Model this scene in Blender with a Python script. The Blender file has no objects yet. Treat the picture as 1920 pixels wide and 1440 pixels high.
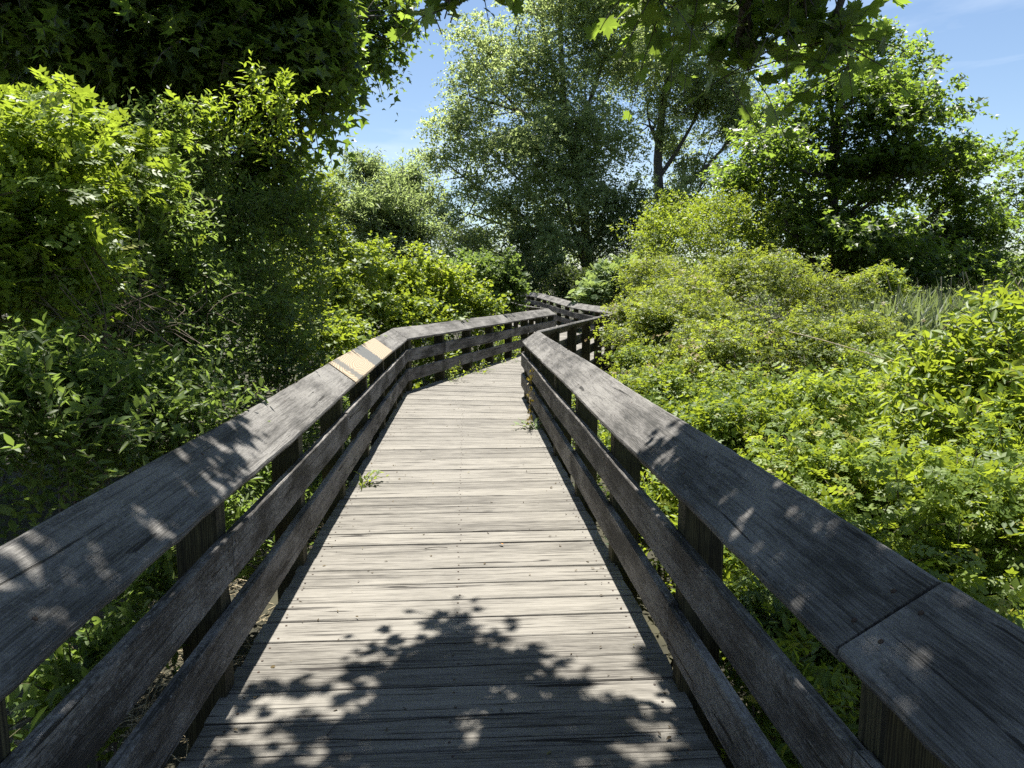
import bpy, math, random
import numpy as np
from mathutils import Matrix, Vector

R = math.radians
rng = np.random.default_rng(7)
random.seed(7)
scene = bpy.context.scene
col = scene.collection

# ------------------------------------------------------------------ camera, sky, sun, exposure
FPX, HORIZON, EYE = 1331.0, 535.0, 1.5            # focal length in 1920-px units, horizon row, eye height
PITCH = math.atan((720 - HORIZON) / FPX)
cam_d = bpy.data.cameras.new('camera')
cam_d.sensor_width = 36.0
cam_d.lens = FPX / 1920 * 36.0
cam_d.clip_start, cam_d.clip_end = 0.05, 6000
cam = bpy.data.objects.new('camera', cam_d)
cam.location = (0, 0, EYE)
cam.rotation_euler = (math.pi / 2 - PITCH, 0, 0)
col.objects.link(cam)
scene.camera = cam

SUN_EL, SUN_AZ = R(69), R(-4)                      # azimuth from +Y towards +X
world = bpy.data.worlds.new('World')
scene.world = world
world.use_nodes = True
wn, wl = world.node_tree.nodes, world.node_tree.links
wn.clear()
w_out = wn.new('ShaderNodeOutputWorld')
w_bg = wn.new('ShaderNodeBackground')
w_bg.inputs['Strength'].default_value = 0.053
w_sky = wn.new('ShaderNodeTexSky')
w_sky.sky_type = 'NISHITA'
w_sky.sun_disc = False
w_sky.sun_elevation = SUN_EL
w_sky.sun_rotation = SUN_AZ
w_sky.air_density, w_sky.dust_density, w_sky.ozone_density = 1.0, 0.3, 1.6
# thin high cirrus over the blue
w_tc = wn.new('ShaderNodeTexCoord')
w_map = wn.new('ShaderNodeMapping')
w_map.inputs['Scale'].default_value = (1.3, 2.2, 9.0)
w_map.inputs['Rotation'].default_value = (0.0, R(10), R(18))
w_noise = wn.new('ShaderNodeTexNoise')
w_noise.inputs['Scale'].default_value = 1.6
w_noise.inputs['Detail'].default_value = 7
w_noise.inputs['Roughness'].default_value = 0.55
w_noise.inputs['Distortion'].default_value = 0.5
w_ramp = wn.new('ShaderNodeValToRGB')
w_ramp.color_ramp.elements[0].position = 0.5
w_ramp.color_ramp.elements[0].color = (0, 0, 0, 1)
w_ramp.color_ramp.elements[1].position = 0.85
w_ramp.color_ramp.elements[1].color = (0.55, 0.55, 0.55, 1)
w_mix = wn.new('ShaderNodeMix')
w_mix.data_type = 'RGBA'
w_mix.inputs[7].default_value = (8.5, 9.0, 9.6, 1)
wl.new(w_tc.outputs['Generated'], w_map.inputs['Vector'])
wl.new(w_map.outputs['Vector'], w_noise.inputs['Vector'])
wl.new(w_noise.outputs['Fac'], w_ramp.inputs['Fac'])
wl.new(w_ramp.outputs['Color'], w_mix.inputs[0])
wl.new(w_sky.outputs['Color'], w_mix.inputs[6])
wl.new(w_mix.outputs[2], w_bg.inputs['Color'])
wl.new(w_bg.outputs['Background'], w_out.inputs['Surface'])

sun_d = bpy.data.lights.new('sun', 'SUN')
sun_d.energy = 5.0
sun_d.angle = R(0.53)
sun_d.color = (1.0, 0.965, 0.90)
sun = bpy.data.objects.new('sun', sun_d)
sdir = Vector((math.sin(SUN_AZ) * math.cos(SUN_EL), math.cos(SUN_AZ) * math.cos(SUN_EL), math.sin(SUN_EL)))
sun.rotation_euler = sdir.to_track_quat('Z', 'Y').to_euler()
sun.location = sdir * 60
col.objects.link(sun)

vs = scene.view_settings
vs.view_transform = 'Standard'
vs.look = 'None'
vs.exposure = 1.5
vs.gamma = 1.0
vs.use_curve_mapping = False
cy = scene.cycles
cy.max_bounces = 5
cy.diffuse_bounces = 3
cy.glossy_bounces = 2
cy.transmission_bounces = 4
cy.transparent_max_bounces = 6
cy.sample_clamp_indirect = 6.0
cy.use_denoising = False
cy.use_adaptive_sampling = True
cy.adaptive_threshold = 0.015
cy.caustics_reflective = cy.caustics_refractive = False

# ------------------------------------------------------------------ helpers: objects
def tag(o, label=None, cat=None, group=None, kind=None):
    if label: o['label'] = label
    if cat: o['category'] = cat
    if group: o['group'] = group
    if kind: o['kind'] = kind
    return o

def empty(name, loc=(0, 0, 0)):
    o = bpy.data.objects.new(name, None)
    o.empty_display_size = 0.2
    o.location = loc
    col.objects.link(o)
    return o

def link(name, mesh, parent=None, mat=None, matrix=None):
    o = bpy.data.objects.new(name, mesh)
    col.objects.link(o)
    if mat and not mesh.materials: mesh.materials.append(mat)
    if parent is not None:
        o.parent = parent
        o.matrix_parent_inverse = Matrix.Translation(parent.location).inverted()
    if matrix is not None: o.matrix_basis = matrix
    return o

def mesh_np(name, V, loops, starts, tint=None, smooth=False):
    me = bpy.data.meshes.new(name)
    me.vertices.add(len(V))
    me.vertices.foreach_set('co', np.ascontiguousarray(V, dtype=np.float32).ravel())
    me.loops.add(len(loops))
    me.loops.foreach_set('vertex_index', np.ascontiguousarray(loops, dtype=np.int32))
    me.polygons.add(len(starts))
    me.polygons.foreach_set('loop_start', np.ascontiguousarray(starts, dtype=np.int32))
    if smooth:
        me.polygons.foreach_set('use_smooth', np.ones(len(starts), dtype=bool))
    if tint is not None:
        a = me.attributes.new('tint', 'FLOAT', 'POINT')
        a.data.foreach_set('value', np.ascontiguousarray(tint, dtype=np.float32))
    me.update(calc_edges=True)
    return me

def pymesh(name, V, F, smooth=False):
    me = bpy.data.meshes.new(name)
    me.from_pydata([tuple(v) for v in V], [], F)
    if smooth:
        for p in me.polygons: p.use_smooth = True
    me.update()
    return me

def at(px, py, Y):
    """world point on the plane y = Y seen at photo position px, py"""
    dx, dz = (px - 960) / FPX, -(py - 720) / FPX
    c, s = math.cos(PITCH), math.sin(PITCH)
    y = c + dz * s
    z = -s + dz * c
    t = Y / y
    return np.array([dx * t, Y, EYE + z * t])

def unit(a):
    return a / np.maximum(np.linalg.norm(a, axis=-1, keepdims=True), 1e-9)

# ------------------------------------------------------------------ materials
def nt(name):
    m = bpy.data.materials.new(name)
    m.use_nodes = True
    n, l = m.node_tree.nodes, m.node_tree.links
    n.clear()
    return m, n, l

def ramp(n, stops):
    r = n.new('ShaderNodeValToRGB')
    e = r.color_ramp.elements
    while len(e) > 1: e.remove(e[-1])
    e[0].position, e[0].color = stops[0][0], tuple(stops[0][1]) + (1,)
    for p, c in stops[1:]:
        k = e.new(p); k.color = tuple(c) + (1,)
    return r

def g(v): return (v, v, v)

def wood_material(name, light, mid, dark, crack=(0.02, 0.018, 0.015), blotch=0.5, rings=0.5, crackpos=0.60, rough=0.8, bump=0.5, pale=None, vary=0.10, checks=0.3, spread=(0.37, 0.47, 0.60)):
    m, n, l = nt(name)
    out = n.new('ShaderNodeOutputMaterial'); b = n.new('ShaderNodeBsdfPrincipled')
    l.new(b.outputs[0], out.inputs[0])
    tc = n.new('ShaderNodeTexCoord'); oi = n.new('ShaderNodeObjectInfo')
    mul = n.new('ShaderNodeVectorMath'); mul.operation = 'SCALE'; mul.inputs[0].default_value = (37.1, 11.3, 5.7)
    l.new(oi.outputs['Random'], mul.inputs['Scale'])
    add = n.new('ShaderNodeVectorMath'); add.operation = 'ADD'
    l.new(tc.outputs['Object'], add.inputs[0]); l.new(mul.outputs[0], add.inputs[1])
    def noise(sc, scale=1.0, detail=4, rough_=0.55, dist=0.0):
        mp = n.new('ShaderNodeMapping'); mp.inputs['Scale'].default_value = sc
        l.new(add.outputs[0], mp.inputs[0])
        t = n.new('ShaderNodeTexNoise'); t.inputs['Scale'].default_value = scale
        t.inputs['Detail'].default_value = detail; t.inputs['Roughness'].default_value = rough_; t.inputs['Distortion'].default_value = dist
        l.new(mp.outputs[0], t.inputs['Vector'])
        return t
    fine = noise((11, 170, 170), 1, 4, 0.7)
    med = noise((1.6, 34, 34), 1, 5, 0.62, 0.3)
    blo = noise((2.2, 5, 5), 1, 5, 0.6)
    crk = noise((1.1, 26, 26), 1, 5, 0.55, 0.9)
    spk = noise((60, 90, 90), 1, 2, 0.5)
    # growth rings: stretched, distorted bands
    mp = n.new('ShaderNodeMapping'); mp.inputs['Scale'].default_value = (0.55, 9, 9)
    l.new(add.outputs[0], mp.inputs[0])
    wv = n.new('ShaderNodeTexWave'); wv.wave_type = 'RINGS'; wv.rings_direction = 'X'
    wv.inputs['Scale'].default_value = 6; wv.inputs['Distortion'].default_value = 9
    wv.inputs['Detail'].default_value = 2; wv.inputs['Detail Scale'].default_value = 0.8
    l.new(mp.outputs[0], wv.inputs['Vector'])
    base = ramp(n, [(spread[0], dark), (spread[1], mid), (spread[2], light)])
    mix1 = n.new('ShaderNodeMath'); mix1.operation = 'MULTIPLY_ADD'; mix1.inputs[1].default_value = 0.55
    mm = n.new('ShaderNodeMath'); mm.operation = 'MULTIPLY'; mm.inputs[1].default_value = 0.45
    l.new(med.outputs['Fac'], mm.inputs[0]); l.new(fine.outputs['Fac'], mix1.inputs[0]); l.new(mm.outputs[0], mix1.inputs[2])
    mb = n.new('ShaderNodeMath'); mb.operation = 'MULTIPLY_ADD'; mb.inputs[1].default_value = blotch
    sub = n.new('ShaderNodeMath'); sub.operation = 'SUBTRACT'; sub.inputs[1].default_value = 0.5
    l.new(blo.outputs['Fac'], sub.inputs[0]); l.new(sub.outputs[0], mb.inputs[0]); l.new(mix1.outputs[0], mb.inputs[2])
    rr = n.new('ShaderNodeMath'); rr.operation = 'MULTIPLY_ADD'; rr.inputs[1].default_value = 0.16 * rings
    rs = n.new('ShaderNodeMath'); rs.operation = 'SUBTRACT'; rs.inputs[1].default_value = 0.5
    l.new(wv.outputs['Fac'], rs.inputs[0]); l.new(rs.outputs[0], rr.inputs[0]); l.new(mb.outputs[0], rr.inputs[2])
    # board to board difference
    ro = n.new('ShaderNodeMath'); ro.operation = 'MULTIPLY_ADD'; ro.inputs[1].default_value = vary
    r5 = n.new('ShaderNodeMath'); r5.operation = 'SUBTRACT'; r5.inputs[1].default_value = 0.5
    l.new(oi.outputs['Random'], r5.inputs[0]); l.new(r5.outputs[0], ro.inputs[0]); l.new(rr.outputs[0], ro.inputs[2])
    l.new(ro.outputs[0], base.inputs['Fac'])
    cr = ramp(n, [(crackpos, g(0)), (crackpos + 0.035, g(1))])
    l.new(crk.outputs['Fac'], cr.inputs['Fac'])
    cm = n.new('ShaderNodeMix'); cm.data_type = 'RGBA'; cm.inputs[7].default_value = tuple(crack) + (1,)
    l.new(cr.outputs['Color'], cm.inputs[0])
    prev = base.outputs['Color']
    if pale:
        pr = ramp(n, [(0.51, g(0)), (0.64, g(0.8))])
        pm = n.new('ShaderNodeMath'); pm.operation = 'MULTIPLY_ADD'; pm.inputs[1].default_value = 0.5
        ph = n.new('ShaderNodeMath'); ph.operation = 'MULTIPLY'; ph.inputs[1].default_value = 0.5
        l.new(spk.outputs['Fac'], ph.inputs[0]); l.new(blo.outputs['Fac'], pm.inputs[0]); l.new(ph.outputs[0], pm.inputs[2])
        l.new(pm.outputs[0], pr.inputs['Fac'])
        px_ = n.new('ShaderNodeMix'); px_.data_type = 'RGBA'; px_.inputs[7].default_value = tuple(pale) + (1,)
        l.new(pr.outputs['Color'], px_.inputs[0]); l.new(prev, px_.inputs[6]); prev = px_.outputs[2]
    # fine drying checks along the grain
    chk = noise((2.4, 95, 95), 1, 3, 0.5, 0.4)
    chr_ = ramp(n, [(0.585, g(0)), (0.63, g(checks))])
    l.new(chk.outputs['Fac'], chr_.inputs['Fac'])
    ck = n.new('ShaderNodeMix'); ck.data_type = 'RGBA'; ck.inputs[7].default_value = tuple(crack) + (1,)
    l.new(chr_.outputs['Color'], ck.inputs[0]); l.new(prev, ck.inputs[6]); prev = ck.outputs[2]
    # scattered knots
    mk = n.new('ShaderNodeMapping'); mk.inputs['Scale'].default_value = (1.0, 1.9, 1.9); l.new(add.outputs[0], mk.inputs[0])
    vo = n.new('ShaderNodeTexVoronoi'); vo.inputs['Scale'].default_value = 2.3; l.new(mk.outputs[0], vo.inputs['Vector'])
    kd = n.new('ShaderNodeMath'); kd.operation = 'MULTIPLY_ADD'; kd.inputs[1].default_value = 0.05
    l.new(blo.outputs['Fac'], kd.inputs[0]); l.new(vo.outputs['Distance'], kd.inputs[2])
    kr = ramp(n, [(0.062, g(0.85)), (0.075, g(0.5)), (0.095, g(0.55)), (0.12, g(0))]); l.new(kd.outputs[0], kr.inputs['Fac'])
    kc = n.new('ShaderNodeSeparateColor'); l.new(vo.outputs['Color'], kc.inputs[0])
    kg = n.new('ShaderNodeMath'); kg.operation = 'GREATER_THAN'; kg.inputs[1].default_value = 0.5; l.new(kc.outputs[0], kg.inputs[0])
    km = n.new('ShaderNodeMath'); km.operation = 'MULTIPLY'; l.new(kg.outputs[0], km.inputs[0]); l.new(kr.outputs['Color'], km.inputs[1])
    kx = n.new('ShaderNodeMix'); kx.data_type = 'RGBA'; kx.inputs[7].default_value = tuple(0.8 * c for c in dark) + (1,)
    l.new(km.outputs[0], kx.inputs[0]); l.new(prev, kx.inputs[6]); prev = kx.outputs[2]
    l.new(prev, cm.inputs[6])
    l.new(cm.outputs[2], b.inputs['Base Color'])
    b.inputs['Roughness'].default_value = rough
    b.inputs['Specular IOR Level'].default_value = 0.3
    hs = n.new('ShaderNodeMath'); hs.operation = 'SUBTRACT'
    hm = n.new('ShaderNodeMath'); hm.operation = 'MULTIPLY'; hm.inputs[1].default_value = 0.7
    l.new(cr.outputs['Color'], hm.inputs[0]); l.new(ro.outputs[0], hs.inputs[0]); l.new(hm.outputs[0], hs.inputs[1])
    bp = n.new('ShaderNodeBump'); bp.inputs['Strength'].default_value = bump; bp.inputs['Distance'].default_value = 0.006
    l.new(hs.outputs[0], bp.inputs['Height']); l.new(bp.outputs[0], b.inputs['Normal'])
    return m

M = {}
M['deck'] = wood_material('weathered deck board', (0.214, 0.199, 0.171), (0.148, 0.137, 0.117), (0.07, 0.064, 0.054), crack=(0.018, 0.015, 0.012), blotch=0.4, rings=0.5, crackpos=0.635, bump=0.6, vary=0.14, checks=0.8, spread=(0.33, 0.47, 0.64))
M['cap'] = wood_material('weathered cap board', (0.165, 0.156, 0.143), (0.097, 0.091, 0.083), (0.036, 0.034, 0.03), blotch=0.8, rings=0.5, crackpos=0.665, bump=0.7, pale=(0.20, 0.19, 0.173), vary=0.06, checks=0.45, spread=(0.33, 0.47, 0.64))
M['rail'] = wood_material('weathered rail board', (0.14, 0.129, 0.117), (0.068, 0.062, 0.055), (0.022, 0.02, 0.017), blotch=1.0, rings=0.6, crackpos=0.63, bump=0.7, pale=(0.26, 0.245, 0.225), vary=0.12, checks=0.55)
M['post'] = wood_material('greenish post', (0.08, 0.07, 0.034), (0.042, 0.037, 0.018), (0.016, 0.014, 0.008), blotch=0.4, rings=1.0, crackpos=0.66, bump=0.4)

def patch_material():
    m, n, l = nt('fresh pine')
    out = n.new('ShaderNodeOutputMaterial'); b = n.new('ShaderNodeBsdfPrincipled'); l.new(b.outputs[0], out.inputs[0])
    tc = n.new('ShaderNodeTexCoord')
    mp = n.new('ShaderNodeMapping'); mp.inputs['Scale'].default_value = (0.7, 5, 5); mp.inputs['Location'].default_value = (0.35, 0.1, 0)
    l.new(tc.outputs['Object'], mp.inputs[0])
    wv = n.new('ShaderNodeTexWave'); wv.wave_type = 'RINGS'; wv.rings_direction = 'Z'
    wv.inputs['Scale'].default_value = 4.5; wv.inputs['Distortion'].default_value = 3.2; wv.inputs['Detail'].default_value = 1; wv.inputs['Detail Scale'].default_value = 1.2
    l.new(mp.outputs[0], wv.inputs['Vector'])
    pine = ramp(n, [(0.0, (0.20, 0.145, 0.088)), (0.3, (0.30, 0.235, 0.158)), (1.0, (0.34, 0.275, 0.195))])
    l.new(wv.outputs['Fac'], pine.inputs['Fac'])
    # two grey weather stains across the board, ragged along the grain
    sx = n.new('ShaderNodeSeparateXYZ'); l.new(tc.outputs['Object'], sx.inputs[0])
    mn = n.new('ShaderNodeMapping'); mn.inputs['Scale'].default_value = (2.5, 70, 70); l.new(tc.outputs['Object'], mn.inputs[0])
    ns = n.new('ShaderNodeTexNoise'); ns.inputs['Scale'].default_value = 1; ns.inputs['Detail'].default_value = 3; l.new(mn.outputs[0], ns.inputs['Vector'])
    wob = n.new('ShaderNodeMath'); wob.operation = 'MULTIPLY_ADD'; wob.inputs[1].default_value = 0.2
    l.new(ns.outputs['Fac'], wob.inputs[0]); l.new(sx.outputs['X'], wob.inputs[2])
    band = ramp(n, [(0.0, g(0)), (0.05, g(0)), (0.065, g(.85)), (0.12, g(.85)), (0.14, g(0)), (0.42, g(0)), (0.435, g(1)), (0.63, g(1)), (0.645, g(0))])
    sc = n.new('ShaderNodeMapRange'); sc.inputs['From Min'].default_value = -1.2; sc.inputs['From Max'].default_value = 1.4
    l.new(wob.outputs[0], sc.inputs['Value']); l.new(sc.outputs[0], band.inputs['Fac'])
    grey = n.new('ShaderNodeMix'); grey.data_type = 'RGBA'; grey.inputs[7].default_value = (0.09, 0.09, 0.085, 1)
    l.new(band.outputs['Color'], grey.inputs[0]); l.new(pine.outputs['Color'], grey.inputs[6])
    l.new(grey.outputs[2], b.inputs['Base Color'])
    b.inputs['Roughness'].default_value = 0.6
    return m
M['patch'] = patch_material()

def leaf_material(name, dark, light, trans, gloss=0.5, mix=0.40, yellow=None, per_object=False):
    m, n, l = nt(name)
    out = n.new('ShaderNodeOutputMaterial')
    b = n.new('ShaderNodeBsdfPrincipled'); t = n.new('ShaderNodeBsdfTranslucent'); mx = n.new('ShaderNodeMixShader')
    if per_object:
        a = n.new('ShaderNodeObjectInfo'); src = a.outputs['Random']
    else:
        a = n.new('ShaderNodeAttribute'); a.attribute_name = 'tint'; src = a.outputs['Fac']
    stops = [(0.0, dark), (0.85, light)]
    if yellow: stops += [(0.93, light), (0.97, yellow)]
    r = ramp(n, stops); l.new(src, r.inputs['Fac']); l.new(r.outputs['Color'], b.inputs['Base Color'])
    tl = ramp(n, [(0.0, tuple(0.6 * c for c in trans)), (1.0, trans)]); l.new(src, tl.inputs['Fac']); l.new(tl.outputs['Color'], t.inputs['Color'])
    b.inputs['Roughness'].default_value = gloss
    b.inputs['Specular IOR Level'].default_value = 0.3
    mx.inputs[0].default_value = mix
    l.new(b.outputs[0], mx.inputs[1]); l.new(t.outputs[0], mx.inputs[2]); l.new(mx.outputs[0], out.inputs[0])
    return m

LEAF = {
    'bright': dict(dark=(0.06, 0.11, 0.016), light=(0.145, 0.20, 0.028), trans=(0.48, 0.59, 0.045), yellow=(0.25, 0.23, 0.04)),
    'spray':  dict(dark=(0.065, 0.12, 0.018), light=(0.155, 0.22, 0.032), trans=(0.48, 0.62, 0.05), yellow=(0.22, 0.23, 0.04)),
    'mid':    dict(dark=(0.05, 0.09, 0.022), light=(0.115, 0.16, 0.04), trans=(0.34, 0.48, 0.08)),
    'rose':   dict(dark=(0.065, 0.10, 0.02), light=(0.15, 0.19, 0.036), trans=(0.48, 0.57, 0.055), yellow=(0.20, 0.13, 0.05)),
    'maple':  dict(dark=(0.032, 0.060, 0.018), light=(0.075, 0.11, 0.026), trans=(0.37, 0.53, 0.06), mix=0.46, gloss=0.4),
    'cotton': dict(dark=(0.11, 0.16, 0.07), light=(0.215, 0.265, 0.125), trans=(0.54, 0.65, 0.22), mix=0.6, gloss=0.36),
    'silver': dict(dark=(0.10, 0.145, 0.068), light=(0.20, 0.25, 0.125), trans=(0.48, 0.60, 0.19), mix=0.5),
    'sumac':  dict(dark=(0.12, 0.18, 0.075), light=(0.20, 0.27, 0.12), trans=(0.42, 0.54, 0.14)),
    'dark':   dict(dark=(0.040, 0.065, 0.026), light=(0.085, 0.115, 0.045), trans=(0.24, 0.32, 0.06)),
    'reed':   dict(dark=(0.08, 0.115, 0.055), light=(0.14, 0.17, 0.08), trans=(0.24, 0.30, 0.09)),
    'crumb':  dict(dark=(0.05, 0.035, 0.02), light=(0.16, 0.12, 0.06), trans=(0.1, 0.07, 0.03), yellow=(0.22, 0.2, 0.05)),
    'wilt':   dict(dark=(0.12, 0.085, 0.02), light=(0.19, 0.15, 0.03), trans=(0.3, 0.24, 0.03)),
}
for k, d in LEAF.items():
    M['leaf_' + k] = leaf_material('leaf ' + k, **d)
    M['one_' + k] = leaf_material('single leaf ' + k, per_object=True, **d)

def plain(name, c1, c2, scale=8, rough=0.85, bump=0.3, obj=True):
    m, n, l = nt(name)
    out = n.new('ShaderNodeOutputMaterial'); b = n.new('ShaderNodeBsdfPrincipled'); l.new(b.outputs[0], out.inputs[0])
    tc = n.new('ShaderNodeTexCoord'); t = n.new('ShaderNodeTexNoise'); t.inputs['Scale'].default_value = scale; t.inputs['Detail'].default_value = 6
    l.new(tc.outputs['Object'], t.inputs['Vector'])
    r = ramp(n, [(0.35, c1), (0.65, c2)]); l.new(t.outputs['Fac'], r.inputs['Fac']); l.new(r.outputs['Color'], b.inputs['Base Color'])
    b.inputs['Roughness'].default_value = rough
    bp = n.new('ShaderNodeBump'); bp.inputs['Strength'].default_value = bump; l.new(t.outputs['Fac'], bp.inputs['Height']); l.new(bp.outputs[0], b.inputs['Normal'])
    return m
M['bark'] = plain('grey bark', (0.05, 0.044, 0.037), (0.12, 0.105, 0.09), 14)
M['twig'] = plain('green brown twig', (0.07, 0.065, 0.03), (0.13, 0.11, 0.055), 20)
M['deadtwig'] = plain('dry dead twig', (0.07, 0.05, 0.034), (0.17, 0.13, 0.09), 20)
M['straw'] = plain('dry straw', (0.20, 0.16, 0.09), (0.36, 0.30, 0.19), 30)
M['soil'] = plain('leaf litter soil', (0.016, 0.015, 0.008), (0.045, 0.041, 0.02), 3.0, 0.95, 0.5)
M['orange'] = plain('orange leaf', (0.32, 0.13, 0.02), (0.4, 0.2, 0.04), 30)
M['nail'] = plain('rusty nail head', (0.03, 0.02, 0.014), (0.06, 0.035, 0.02), 60)
M['wire'] = plain('dark cable', (0.02, 0.02, 0.02), (0.03, 0.03, 0.03), 5)

# ------------------------------------------------------------------ the walk in plan (inner faces of the posts)
LP = np.array([(-0.665, -4.0), (-1.50, 9.95), (1.12, 18.6), (-0.95, 30.2), (-4.5, 34.5)])
RP = np.array([(1.05, -4.0), (0.16, 9.5), (2.85, 18.35), (0.76, 30.2), (-3.1, 35.2)])
GROUND = -0.42

def rise(y):
    """the far stretch climbs gently"""
    t = np.clip((y - 21.5) / 9.0, 0, 1)
    return 0.30 * t * t * (3 - 2 * t)

def poly_len(P):
    return np.r_[0, np.cumsum(np.linalg.norm(np.diff(P, axis=0), axis=1))]

def poly_at(P, s):
    L = poly_len(P)
    return np.array([np.interp(s, L, P[:, 0]), np.interp(s, L, P[:, 1])])

def half_w(y):
    return np.interp(y, LP[:, 1], LP[:, 0]), np.interp(y, RP[:, 1], RP[:, 0])

def inside_walk(p, m=0.0):
    lo, hi = np.interp(p[..., 1], LP[:, 1], LP[:, 0]), np.interp(p[..., 1], RP[:, 1], RP[:, 0])
    return (p[..., 0] > lo - m) & (p[..., 0] < hi + m) & (p[..., 1] < 33)

# ground: one sheet to the horizon, rough near the walk
def make_ground():
    xs = np.r_[np.array([-3000, -800, -250, -90, -45]), np.linspace(-30, 40, 71), np.array([60, 100, 260, 800, 3000])]
    ys = np.r_[np.array([-3000, -300, -60, -20]), np.linspace(-8, 50, 59), np.array([70, 110, 260, 800, 3000])]
    X, Y = np.meshgrid(xs, ys)
    Z = GROUND + 0.06 * np.sin(X * 1.3 + 0.7 * Y) + 0.05 * np.sin(Y * 1.7 - X * 0.6) + rng.normal(0, 0.015, X.shape)
    Z = np.where(np.hypot(X, Y) > 60, GROUND, Z)
    V = np.stack([X, Y, Z], -1).reshape(-1, 3)
    w = len(xs)
    F = [(j * w + i, j * w + i + 1, (j + 1) * w + i + 1, (j + 1) * w + i) for j in range(len(ys) - 1) for i in range(w - 1)]
    o = link('ground', pymesh('ground', V, F, True), None, M['soil'])
    tag(o, kind='structure')
make_ground()

# ------------------------------------------------------------------ boards
def board_mesh(name, L, w, t, bevel=0.004, sag=0.0, n=1, wob=0.0):
    """board with rounded edges: X along, Y across, Z up; n segments so that old boards can bow a little"""
    prof = []
    hw, ht, b = w / 2, t / 2, bevel
    for (x, z) in ((-hw + b, -ht), (hw - b, -ht), (hw, -ht + b), (hw, ht - b), (hw - b, ht), (-hw + b, ht), (-hw, ht - b), (-hw, -ht + b)):
        prof.append((x, z))
    V, F = [], []
    k = len(prof)
    ph = random.random() * 6
    for i in range(n + 1):
        u = i / n
        x = (u - 0.5) * L
        oy = wob * math.sin(u * 5.1 + ph) if n > 1 else 0
        oz = sag * math.sin(u * math.pi) if n > 1 else 0
        for (y, z) in prof: V.append((x, y + oy, z + oz))
    for i in range(n):
        for j in range(k):
            a, c = i * k + j, i * k + (j + 1) % k
            F.append((a, a + k, c + k, c))
    F.append(tuple(range(k))); F.append(tuple(n * k + j for j in reversed(range(k))))
    return pymesh(name, V, F)

def frame(o, x, y, z):
    m = Matrix.Identity(4)
    for i, v in enumerate((x, y, z)):
        m[0][i], m[1][i], m[2][i] = v
    m[0][3], m[1][3], m[2][3] = o
    return m

# ------------------------------------------------------------------ deck planks
deck = empty('boardwalk_deck', (0, 0, 0))
tag(deck, 'weathered grey plank boardwalk deck winding between the two railings', 'boardwalk', kind='structure')
def plank_lines():
    """matched points along both edges: square to the walk on the straights, fanning through the bends"""
    Ls, Rs = poly_len(LP), poly_len(RP)
    ctl = []           # (s_left, s_right)
    def square(seg, u):
        a, b = LP[seg], LP[seg + 1]
        d = (b - a) / np.linalg.norm(b - a)
        p = a + (b - a) * u
        c, e = RP[seg], RP[seg + 1]
        dr = (e - c) / np.linalg.norm(e - c)
        s = np.dot(p - c, d) / np.dot(dr, d)
        return Ls[seg] + u * np.linalg.norm(b - a), Rs[seg] + s
    ctl.append(square(0, 0.06)); ctl.append(square(0, 0.74)); ctl.append(square(1, 0.25)); ctl.append(square(1, 0.78))
    ctl.append(square(2, 0.2)); ctl.append(square(2, 0.86)); ctl.append(square(3, 0.3)); ctl.append(square(3, 0.95))
    ctl = np.array(ctl)
    mean = ctl.mean(1)
    n = int((mean[-1] - mean[0]) / 0.187)
    s = np.linspace(mean[0], mean[-1], n + 1)
    return np.interp(s, mean, ctl[:, 0]), np.interp(s, mean, ctl[:, 1])
sL, sR = plank_lines()
for k in range(len(sL) - 1):
    a0, a1 = poly_at(LP, sL[k]), poly_at(LP, sL[k + 1])
    b0, b1 = poly_at(RP, sR[k]), poly_at(RP, sR[k + 1])
    c = (a0 + a1 + b0 + b1) / 4
    xd = unit((b0 + b1) / 2 - (a0 + a1) / 2)
    yd = np.array([-xd[1], xd[0]])
    gap = random.uniform(0.002, 0.0055)
    over = 0.015
    P = []
    for (p, sgn, sx) in ((a0, 1, -1), (b0, 1, 1), (b1, -1, 1), (a1, -1, -1)):
        q = np.array([np.dot(p - c, xd) + sx * (over + random.uniform(0, .012)), np.dot(p - c, yd) + sgn * gap])
        P.append(q)
    # P order: a0 b0 b1 a1 ; y of a0 < y of a1
    t, bv = 0.036, 0.0035
    V, F = [], []
    tops = [P[0] + (0, bv), P[1] + (0, bv), P[2] - (0, bv), P[3] - (0, bv)]
    dz = random.uniform(-0.003, 0.003); tw = random.uniform(-0.0015, 0.0015)
    for q in P: V.append((q[0], q[1], -t))
    for q in P: V.append((q[0], q[1], -bv))
    for i, q in enumerate(tops): V.append((q[0], q[1], tw * (1 if i in (0, 2) else -1)))
    F = [(3, 2, 1, 0), (8, 9, 10, 11)]
    for i in range(4):
        j = (i + 1) % 4
        F += [(i, j, 4 + j, 4 + i), (4 + i, 4 + j, 8 + j, 8 + i)]
    nf = len(F)
    if -0.5 < c[1] < 11:
        W_ = np.linalg.norm(b0 - a0)
        for fx in (-W_ / 2 + .07, 0.0, W_ / 2 - .07):
            for fy in (-0.05, 0.05):
                k0 = len(V)
                ox, oy = fx + random.uniform(-.012, .012), fy + random.uniform(-.01, .01)
                V += [(ox + .0055 * math.cos(q), oy + .0055 * math.sin(q), .0022) for q in np.arange(6) * math.pi / 3]
                F.append(tuple(range(k0, k0 + 6)))
    me = pymesh('plank', V, F)
    me.materials.append(M['deck']); me.materials.append(M['nail'])
    for p_ in me.polygons:
        if p_.index >= nf: p_.material_index = 1
    z = rise(c[1]) + dz
    sl = (rise(c[1] + .05) - rise(c[1] - .05)) / .1
    o = link('plank', me, deck, M['deck'], frame((c[0], c[1], z), (xd[0], xd[1], 0), unit(np.array([yd[0], yd[1], sl])), (0, 0, 1)))
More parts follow.
